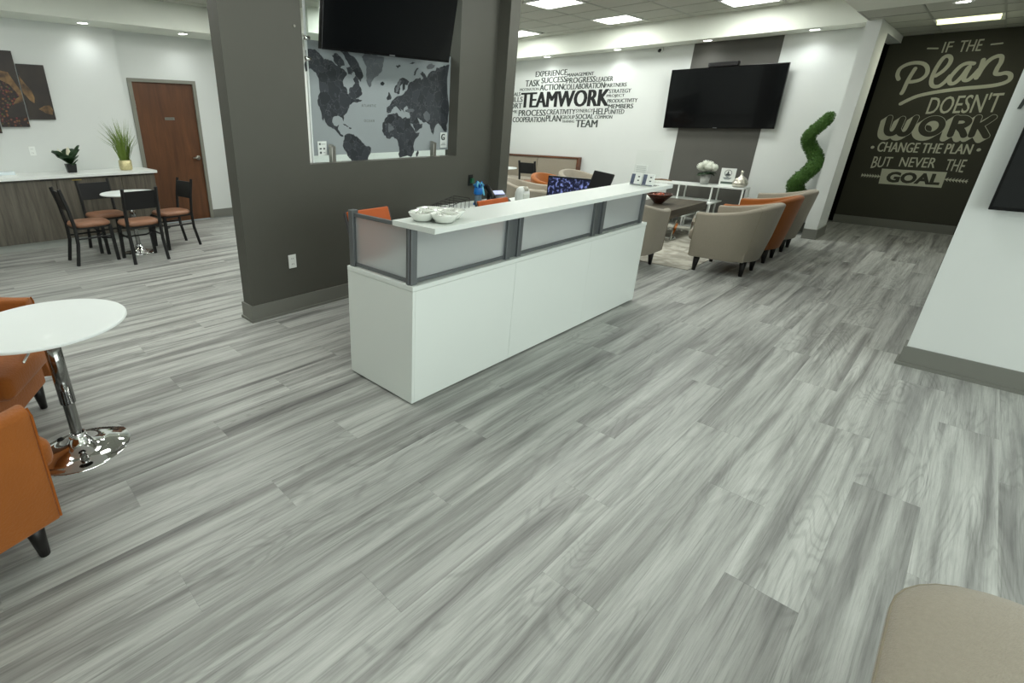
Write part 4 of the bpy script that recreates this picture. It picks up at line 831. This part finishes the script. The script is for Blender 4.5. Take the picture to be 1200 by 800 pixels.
# ---------------------------------------------------------------- tub armchairs
def tub_chair(label, loc, rz, fab, seamm, group):
    t = thing('tub_chair', label, 'armchair', loc, rz, group)
    W2 = .355
    # plan of the outside of the shell, from the left arm front round the back to the right arm front; facing +x
    st = []
    for x in (.30, .22, .12, .02): st.append((x, W2, 0.0))
    for k in range(1, 12):
        a = pi/2+pi*k/12; st.append((-.02+.27*cos(a), W2*sin(a)*1.0, abs(cos(a))))
    for x in (.02, .12, .22, .30): st.append((x, -W2, 0.0))
    n = len(st); vs = []; fs = []; prof_n = 9
    for i, (x, y, b) in enumerate(st):
        u = abs(i-(n-1)/2)/((n-1)/2)              # 1 at arm fronts, 0 at back
        hgt = .655+(.78-.655)*(.5+.5*cos(pi*min(1, u*1.12)))**.9
        p0 = Vector((x, y)); q0 = Vector(st[max(i-1, 0)][:2]); q1 = Vector(st[min(i+1, n-1)][:2]); d = (q1-q0).normalized(); nr = Vector((-d.y, d.x))
        nr = nr if nr.dot(p0-Vector((.0, 0))) > 0 else -nr
        fl_ = .02+.085*(1-u)**.7; th = .085
        inn = p0-nr*th*.9; bt = p0-nr*.01
        top = p0+nr*fl_; ti = top-nr*th
        P = [(bt, .165), (p0, .175), (p0+nr*fl_*.5, .42), (top, hgt-.02), (top-nr*.012, hgt-.004), (top-nr*.04, hgt+.004), (ti+nr*.01, hgt-.004), (ti, hgt-.02), (inn, .36)]
        vs += [(a.x, a.y, z) for a, z in P]
    for i in range(n-1):
        for k in range(prof_n-1): fs.append((i*prof_n+k, (i+1)*prof_n+k, (i+1)*prof_n+k+1, i*prof_n+k+1))
        fs.append((i*prof_n+prof_n-1, (i+1)*prof_n+prof_n-1, (i+1)*prof_n, i*prof_n))
    fs += [list(range(prof_n))[::-1], list(range((n-1)*prof_n, n*prof_n))]
    o = MB().add(vs, fs).build('shell', fab, t, smooth=True, bevel=.006, seg=2)
    MB().box(-.22, -.275, .165, .295, .275, .33).build('seat_base', fab, t, bevel=.012)
    MB().box(-.20, -.268, .325, .385, .268, .455).build('seat_cushion', fab, t, smooth=True, bevel=.045, seg=4)
    for s_ in (-1, 1):   # piping down the arm fronts and the two back seams
        fr_ = [(st[0 if s_ > 0 else n-1][0]+.003, s_*(W2-.001), .18), (.303, s_*(W2+.009), .42), (.303, s_*(W2+.018), .625), (.301, s_*(W2+.006), .652)]
        MB().tube(fr_, .0045, 6).build('piping', seamm, t)
        i = (n-1)//2+s_*3; q = []
        for k in (1, 2, 3, 4, 5): v = Vector(vs[i*prof_n+k]); q.append(v+Vector((v.x, v.y, 0)).normalized()*.0002)
        MB().tube(q, .0016, 5).build('piping', seamm, t)
    for lx, ly in ((.235, .27), (.235, -.27), (-.20, .185), (-.20, -.185)):
        MB().cyl((lx*1.03, ly*1.02, 0), (lx, ly, .175), .018, .036, n=12).build('leg', M['leg'], t, smooth=True)
    return t
G1 = 'beige tub chairs'; G2 = 'orange tub chairs'
tb = tub_chair('beige tub chair nearest the camera in the row of three beside the walkway', (6.45, 1.655, 0), radians(90), M['beige'], M['seam_beige'], G1)
dup(tb, (8.12, 1.68, 0), radians(92), 'beige tub chair farthest in the row of three, by the white wall end')
dup(tb, (5.80, 2.61, 0), radians(0), 'beige tub chair with its back to the desk, left of the coffee table')
dup(tb, (5.85, 3.62, 0), radians(0), 'beige tub chair behind the monitor, only its arm top showing')
dup(tb, (6.60, 4.55, 0), radians(-62), 'beige tub chair whose sloping arm shows right of the grey partition')
dup(tb, (8.40, 4.66, 0), radians(-95), 'beige tub chair in front of the bench, above the tilted display')
to = tub_chair('orange tub chair between the two beige ones beside the walkway', (7.30, 1.665, 0), radians(91), M['orange'], M['seam_orange'], G2)
dup(to, (7.50, 4.62, 0), radians(-85), 'orange tub chair in front of the bench, behind the blue monitor')
dup(to, (-.372, 2.20, 0), radians(19), 'orange tub chair in the left foreground, cut by the frame')
dup(to, (-.21, 3.16, 0), radians(-27), 'orange tub chair behind the round white table at the left edge')

# ottoman at the bottom right corner
t = thing('ottoman', 'beige upholstered ottoman with rounded corners in the bottom right corner', 'ottoman', (1.37, -.545, 0))
def rrect(hw, r, z, n=8):
    return [(sx*(hw-r)+r*cos(a0+pi/2*k/n), sy*(hw-r)+r*sin(a0+pi/2*k/n), z) for sx, sy, a0 in ((1, 1, 0), (-1, 1, pi/2), (-1, -1, pi), (1, -1, 3*pi/2)) for k in range(n+1)]
R_ = []
for hw, r, z in ((.30, .16, .12), (.345, .20, .26), (.380, .235, .385), (.392, .245, .42), (.388, .24, .436), (.372, .225, .452), (.33, .19, .468), (.2, .11, .487), (.05, .02, .492)): R_.append(rrect(hw, r, z))
nr_ = len(R_[0]); vs = [v for r in R_ for v in r]; fs = [list(range(nr_))[::-1], list(range((len(R_)-1)*nr_, len(R_)*nr_))]
for i in range(len(R_)-1): fs += [(i*nr_+k, i*nr_+(k+1) % nr_, (i+1)*nr_+(k+1) % nr_, (i+1)*nr_+k) for k in range(nr_)]
MB().add(vs, fs).build('cushion', M['beige'], t, smooth=True)
MB().tube(rrect(.389, .24, .434), .003, 6, closed=True).build('piping', M['seam_beige'], t)
for sx in (-1, 1):
    for sy in (-1, 1): MB().cyl((sx*.23, sy*.23, 0), (sx*.22, sy*.22, .13), .018, .034, n=12).build('leg', M['leg'], t, smooth=True)
# ---------------------------------------------------------------- pedestal table in the foreground
def pedestal(label, loc, R, H, rb, group=None, lever=True):
    t = thing('pedestal_table', label, 'table', loc, 0, group)
    MB().lathe([(0, H-.018), (R-.012, H-.018), (R, H-.012), (R, H-.004), (R-.004, H), (0, H)], 72).build('tabletop', M['white_top'], t, smooth=False)
    MB().lathe([(0, H-.026), (.1, H-.026), (.1, H-.0185), (0, H-.0185)], 24).build('top_plate', M['black_metal'], t)
    MB().lathe([(0, .0), (rb, .0), (rb+.002, .004), (rb-.004, .010), (rb*.6, .022), (rb*.28, .04), (.05, .062), (.042, .075), (.038, .085), (0, .085)], 64).build('base', M['chrome'], t, smooth=True)
    MB().lathe([(.034, .08), (.038, .09), (.034, .10)], 24).build('collar', M['chrome'], t, smooth=True)
    MB().cyl((0, 0, .08), (0, 0, H*.42), .026, n=28, caps=False).build('lower_column', M['steel_d'], t, smooth=True)
    MB().cyl((0, 0, H*.42-.02), (0, 0, H-.026), .034, n=28).build('upper_column', M['steel_d'], t, smooth=True)
    if lever: MB().tube([(0, 0, H-.04), (-.07, -.14, H-.04), (-.13, -.27, H-.066)], .005, 8).build('lever', M['chrome'], t, smooth=True)
    return t
M['steel_d'] = mat('polished_steel', rgb(150, 150, 148), .14, 1.0, var=.05)
pedestal('round white table on a chrome pedestal in the left foreground', (.205, 2.70, 0), .335, .70, .225)

# ---------------------------------------------------------------- cafe set at left
def cafe_chair(label, loc, rz):
    t = thing('cafe_chair', label, 'chair', loc, rz, 'black metal cafe chairs')
    for s_ in (-1, 1):
        MB().sqleg((s_*.185, .20, 0), (s_*.17, .185, .42), .034, .034, .034, .034).build('leg', M['black_metal'], t)
        MB().tube([(s_*.19, -.235, 0), (s_*.18, -.185, .25), (s_*.18, -.18, .44), (s_*.18, -.205, .66), (s_*.18, -.245, .86)], .020, 6).build('leg', M['black_metal'], t)
        MB().tube([(s_*.178, .19, .30), (s_*.18, -.18, .30)], .010, 6).build('stretcher', M['black_metal'], t)
    MB().tube([(-.175, .188, .27), (-.09, .10, .27), (.09, .10, .27), (.175, .188, .27)], .010, 6).build('stretcher', M['black_metal'], t)
    MB().hexa([(-.17, -.205, .62), (.17, -.205, .62), (.17, -.19, .62), (-.17, -.19, .62)], [(-.17, -.238, .825), (.17, -.238, .825), (.17, -.223, .825), (-.17, -.223, .825)]).build('backrest', M['black_plastic'], t, bevel=.003)
    MB().box(-.18, -.185, .405, .18, .20, .425).build('seat_frame', M['black_metal'], t)
    m = MB(); q = []
    for k in range(24):
        a = 2*pi*k/24; c, s_ = cos(a), sin(a); e = .55; q.append((.205*(abs(c)**e)*(1 if c > 0 else -1), .01+.205*(abs(s_)**e)*(1 if s_ > 0 else -1)))
    vs = []
    for sc_, z in ((.93, .425), (1.0, .435), (1.0, .455), (.93, .472), (.6, .483)): vs += [(x*sc_, y*sc_, z) for x, y in q]
    fs = [list(range(24))[::-1], list(range(96, 120))]
    for r in range(4): fs += [(r*24+k, r*24+(k+1) % 24, (r+1)*24+(k+1) % 24, (r+1)*24+k) for k in range(24)]
    m.add(vs, fs).build('seat_pad', M['tan'], t, smooth=True)
    return t
cc = cafe_chair('black cafe chair with brown seat at the left of the small round table', (1.195, 6.905, 0), radians(-87))
dup(cc, (1.665, 6.575, 0), radians(2), 'black cafe chair nearest the camera with its back to it at the small round table')
dup(cc, (2.20, 7.03, 0), radians(98), 'black cafe chair at the right of the small round table, before the brown door')
dup(cc, (1.50, 7.42, 0), radians(184), 'black cafe chair behind the small round table, next to the cabinets')
dup(cc, (8.86, 5.98, 0), radians(-90), 'black cafe chair by the bench right of the grey partition')
dup(cc, (7.66, 5.80, 0), radians(-90), 'black cafe chair mostly hidden by the grey partition edge')
pedestal('small round white table between four black cafe chairs', (1.715, 6.98, 0), .31, .745, .2, lever=False)
pedestal('small white table by the bench, just showing past the partition edge', (8.16, 6.24, 0), .30, .745, .2, lever=False)

# ---------------------------------------------------------------- lounge
t = thing('wall_bench', 'long beige upholstered bench with walnut frame against the far wall', 'bench', (9.72, 5.45, 0))
for k, (a, b) in enumerate(((0.035, .955), (.96, 2.2))):
    box_obj('back_panel', (-.115, a, .42, -.02, b, .875), M['beige'], t, bevel=.02)
    box_obj('seat_cushion', (-.58, a, .30, -.12, b, .46), M['beige'], t, bevel=.03)
MB().box(-.13, 0, .0, .0, .03, .905).box(-.60, 0, 0, -.13, .03, .30).box(-.13, .03, .878, .0, 2.23, .905).box(-.55, .05, .05, -.02, 2.2, .29).build('wood_frame', M['walnut'], t, bevel=.002)
# rug
rug = bpy.data.materials.new('pale_patterned_rug'); rug.use_nodes = True; nt = rug.node_tree; p_ = nt.nodes['Principled BSDF']; p_.inputs['Roughness'].default_value = 1
tc = nd(nt, 'ShaderNodeTexCoord'); n1 = nd(nt, 'ShaderNodeTexNoise'); n1.inputs['Scale'].default_value = 2.4; n1.inputs['Detail'].default_value = 6; n1.inputs['Distortion'].default_value = 2.5
nt.links.new(tc.outputs['Object'], n1.inputs['Vector']); r_ = nd(nt, 'ShaderNodeValToRGB'); e_ = r_.color_ramp.elements
e_[0].position = .42; e_[0].color = rgb(146, 143, 132); e_[1].position = .6; e_[1].color = rgb(184, 182, 170)
nt.links.new(n1.outputs['Fac'], r_.inputs[0]); nt.links.new(r_.outputs[0], p_.inputs['Base Color'])
o = tag(MB().box(6.09, 1.925, .0005, 8.80, 4.25, .008).build('area_rug', rug, bevel=.004), 'pale patterned rug under the coffee table', 'rug')
t = thing('coffee_table', 'dark grey wooden coffee table with bent chrome legs on the rug', 'table', (0, 0, .009))
box_obj('tabletop', (7.25, 2.66, .33, 8.58, 3.35, .445), M['coffee'], t, bevel=.003)
box_obj('end_panel', (7.42, 2.78, .06, 7.50, 3.23, .33), M['coffee'], t, bevel=.002)
for x in (7.62, 8.30):
    for y in (2.69, 3.25):
        MB().add([], []).tube([(x+.06, y, .33), (x-.02, y, .16), (x-.10, y, .016), (x+.04, y, .012)], .022, 4).build('chrome_leg', M['chrome'], t)
    MB().box(x-.10, 2.69, .004, x-.05, 3.25, .03).build('foot_bar', M['chrome'], t)
t = thing('bowl', 'dark brown conical bowl of reddish pieces on the coffee table', 'bowl', (7.80, 3.06, .457))
MB().lathe([(0, 0), (.055, 0), (.06, .008), (.12, .07), (.185, .135), (.18, .14), (.11, .08), (.05, .02), (0, .018)], 32).build('bowl_body', mat('dark_brown_glaze', rgb(62, 30, 20), .25, var=.2, coat=.5), t, smooth=True)
g = MB(); rn = random.Random(11)
for k in range(26):
    a = rn.uniform(0, 2*pi); r = rn.uniform(0, .11); c = (r*cos(a), r*sin(a), .10+rn.random()*.03)
    g.lathe([(0, c[2]-.02), (.018, c[2]-.008), (.02, c[2]), (.012, c[2]+.014), (0, c[2]+.018)], 8, c)
o = g.build('filling', mat('red_brown_spheres', rgb(150, 70, 44), .2, var=.4, scale=20, coat=.5), t, smooth=True); o['kind'] = 'stuff'
# console shelf
t = thing('console_shelf', 'white stepped open shelf under the large television', 'shelf', (0, 0, 0))
def board(name, b): return box_obj(name, b, M['shelf'], t, bevel=.001)
board('shelf_top', (9.12, 2.36, .605, 9.46, 4.05, .628))
board('shelf_middle', (8.95, 2.72, .36, 9.46, 4.05, .38))
board('shelf_low', (8.85, 3.05, .13, 9.46, 4.05, .15))
for y in (2.37, 2.80, 3.30, 3.72, 4.04):
    for x in (9.135, 9.445): MB().sqleg((x, y, .0), (x, y, .605), .02, .02).build('upright', M['shelf'], t)
for y in (2.73, 3.06, 3.30, 3.72, 4.04): MB().sqleg((8.965, y, .0), (8.965, y, .36), .018, .018).build('upright', M['shelf'], t)
for y in (3.06, 3.5, 4.0): MB().sqleg((8.862, y, .0), (8.862, y, .13), .018, .018).build('upright', M['shelf'], t)
ZS = .628
t = thing('potted_flowers', 'white flower heads in a whitewashed tapered pot on the shelf', 'plant', (9.29, 2.985, ZS))
MB().lathe([(0, 0), (.056, 0), (.076, .155), (.072, .158), (.066, .14), (0, .135)], 24).build('pot', mat('whitewashed_pot', rgb(176, 178, 174), .7, var=.25, scale=24), t, smooth=True)
rn = random.Random(2)
for k in range(16):
    a = k*2.4; thick(leaf(MB(), (0, 0, .15), a, .15+.04*rn.random(), .045, .06+.06*rn.random(), .09).build('leaf', M['leaf'], t, smooth=True))
petal = mat('white_petals', rgb(230, 234, 222), .6, var=.06, scale=30)
for cx, cy, cz, r in ((.0, .10, .27, .055), (-.02, .03, .31, .06), (-.03, -.03, .27, .058), (.0, -.10, .265, .052), (.03, -.02, .30, .055), (.03, .06, .25, .05)):
    g = MB()
    for k in range(60):
        z = 1-2*(k+.5)/60; a = k*2.39996; q = math.sqrt(1-z*z); nv = Vector((q*cos(a), q*sin(a), z)); c = Vector((cx, cy, cz))+nv*r*(.92+.12*rn.random()); u = nv.orthogonal().normalized(); v = nv.cross(u); s_ = .016
        g.add([c-u*s_, c-v*s_*.8+nv*.004, c+u*s_, c+v*s_*.8+nv*.004, c+nv*.007], [(0, 1, 4), (1, 2, 4), (2, 3, 4), (3, 0, 4)])
    g.lathe([(0, cz-r*.85), (r*.75, cz-r*.3), (r*.85, cz), (r*.6, cz+r*.6), (0, cz+r*.88)], 14, (cx, cy)).build('flower_head', petal, t)
t = thing('small_sign', 'small white sign with a round emblem and a dark band on the shelf', 'sign', (9.24, 2.655, ZS)); t.rotation_euler = (0, radians(0), 0)
box_obj('sign_panel', (0, -.105, 0, .006, .105, .27), M['white'], t, bevel=.001)
MB().lathe([(.046, 0), (.052, 0), (.052, .002), (.046, .002)], 28).build('emblem_ring', ink, t).matrix_local = Matrix(((0, 0, -1, -.0005), (1, 0, 0, 0), (0, 1, 0, .195), (0, 0, 0, 1)))
g = MB().prism([(-.030, .166), (-.020, .156), (.020, .156), (.030, .166), (.036, .184), (.012, .19), (.010, .222), (-.006, .228), (-.010, .19), (-.036, .184)], lambda a, b: (-.0005, a, b), lambda a, b: (-.0025, a, b)).build('emblem', ink, t)
MB().prism([(-.05, .115), (-.03, .10), (.03, .10), (.05, .115), (.062, .13), (.02, .135), (0, .15), (-.02, .135), (-.062, .13)], lambda a, b: (-.0005, a, b), lambda a, b: (-.0025, a, b)).build('grey_figure', mat('sign_grey', rgb(150, 156, 156), .5, var=.1), t)
box_obj('dark_band', (-.0025, -.08, .035, .0005, .08, .068), mat('sign_green_grey', rgb(84, 98, 90), .5, var=.1), t)
t = thing('silver_vase', 'squat crackled silver vase with a narrow neck on the shelf', 'vase', (9.28, 2.475, ZS))
MB().lathe([(0, 0), (.07, 0), (.10, .02), (.112, .055), (.104, .082), (.094, .086), (.096, .094), (.075, .13), (.035, .16), (.016, .18), (.014, .20), (.024, .24), (.02, .24), (.01, .2)], 28).build('vase_body', mat('crackled_silver', rgb(200, 196, 184), .22, .9, var=.35, scale=60, bump=.5, bscale=70), t, smooth=True)
t = thing('driftwood', 'thin piece of brown driftwood at the left end of the shelf', 'ornament', (9.30, 3.63, ZS))
MB().tube([(-.02, .20, .02), (0, .13, .014), (.01, .04, .02), (.0, -.05, .018), (-.01, -.14, .01)], [.004, .010, .014, .012, .005], 8).tube([(0, .13, .014), (-.03, .17, .035)], [.006, .003], 6).build('branch', mat('driftwood_brown', rgb(120, 96, 72), .8, var=.2), t, smooth=True)

# spiral topiary
t = thing('spiral_topiary', 'tall green spiral topiary beside the white wall end', 'topiary', (9.50, 1.73, 0))
MB().lathe([(0, 0), (.12, 0), (.15, .3), (.14, .3), (.13, .27), (0, .26)], 24).build('pot', M['black_plastic'], t, smooth=True)
MB().lathe([(0, .262), (.125, .262), (0, .275)], 16).build('soil', M['soil'], t)
pts = []; rad = []
N = 90
for i in range(N+1):
    u = i/N; a = -pi/2+u*2*pi*2.0; R_ = .082; pts.append(Vector((R_*cos(a), R_*sin(a), .36+u*1.30))); rad.append(.115-.04*u if u < .97 else .055)
MB().tube([(0, 0, .26), (0, 0, .5)], .012, 8).build('stem', M['leg'], t)
MB().tube(pts, [r*.86 for r in rad], 12).build('foliage_core', M['topiary'], t, smooth=True)
g = MB(); rn = random.Random(9)
for k in range(9000):
    i = rn.randrange(N+1); c = pts[i]; nv = Vector((rn.gauss(0, 1), rn.gauss(0, 1), rn.gauss(0, .8))).normalized(); p = c+nv*rad[i]*rn.uniform(.86, 1.08)
    u = Vector((rn.gauss(0, 1), rn.gauss(0, 1), rn.gauss(0, 1))).normalized(); v = u.cross(nv).normalized(); s_ = .014
    g.add([p-u*s_, p+v*s_*.6, p+u*s_+nv*.005, p-v*s_*.6], [(0, 1, 2, 3)])
o = g.build('foliage', M['topiary'], t); o['kind'] = 'stuff'
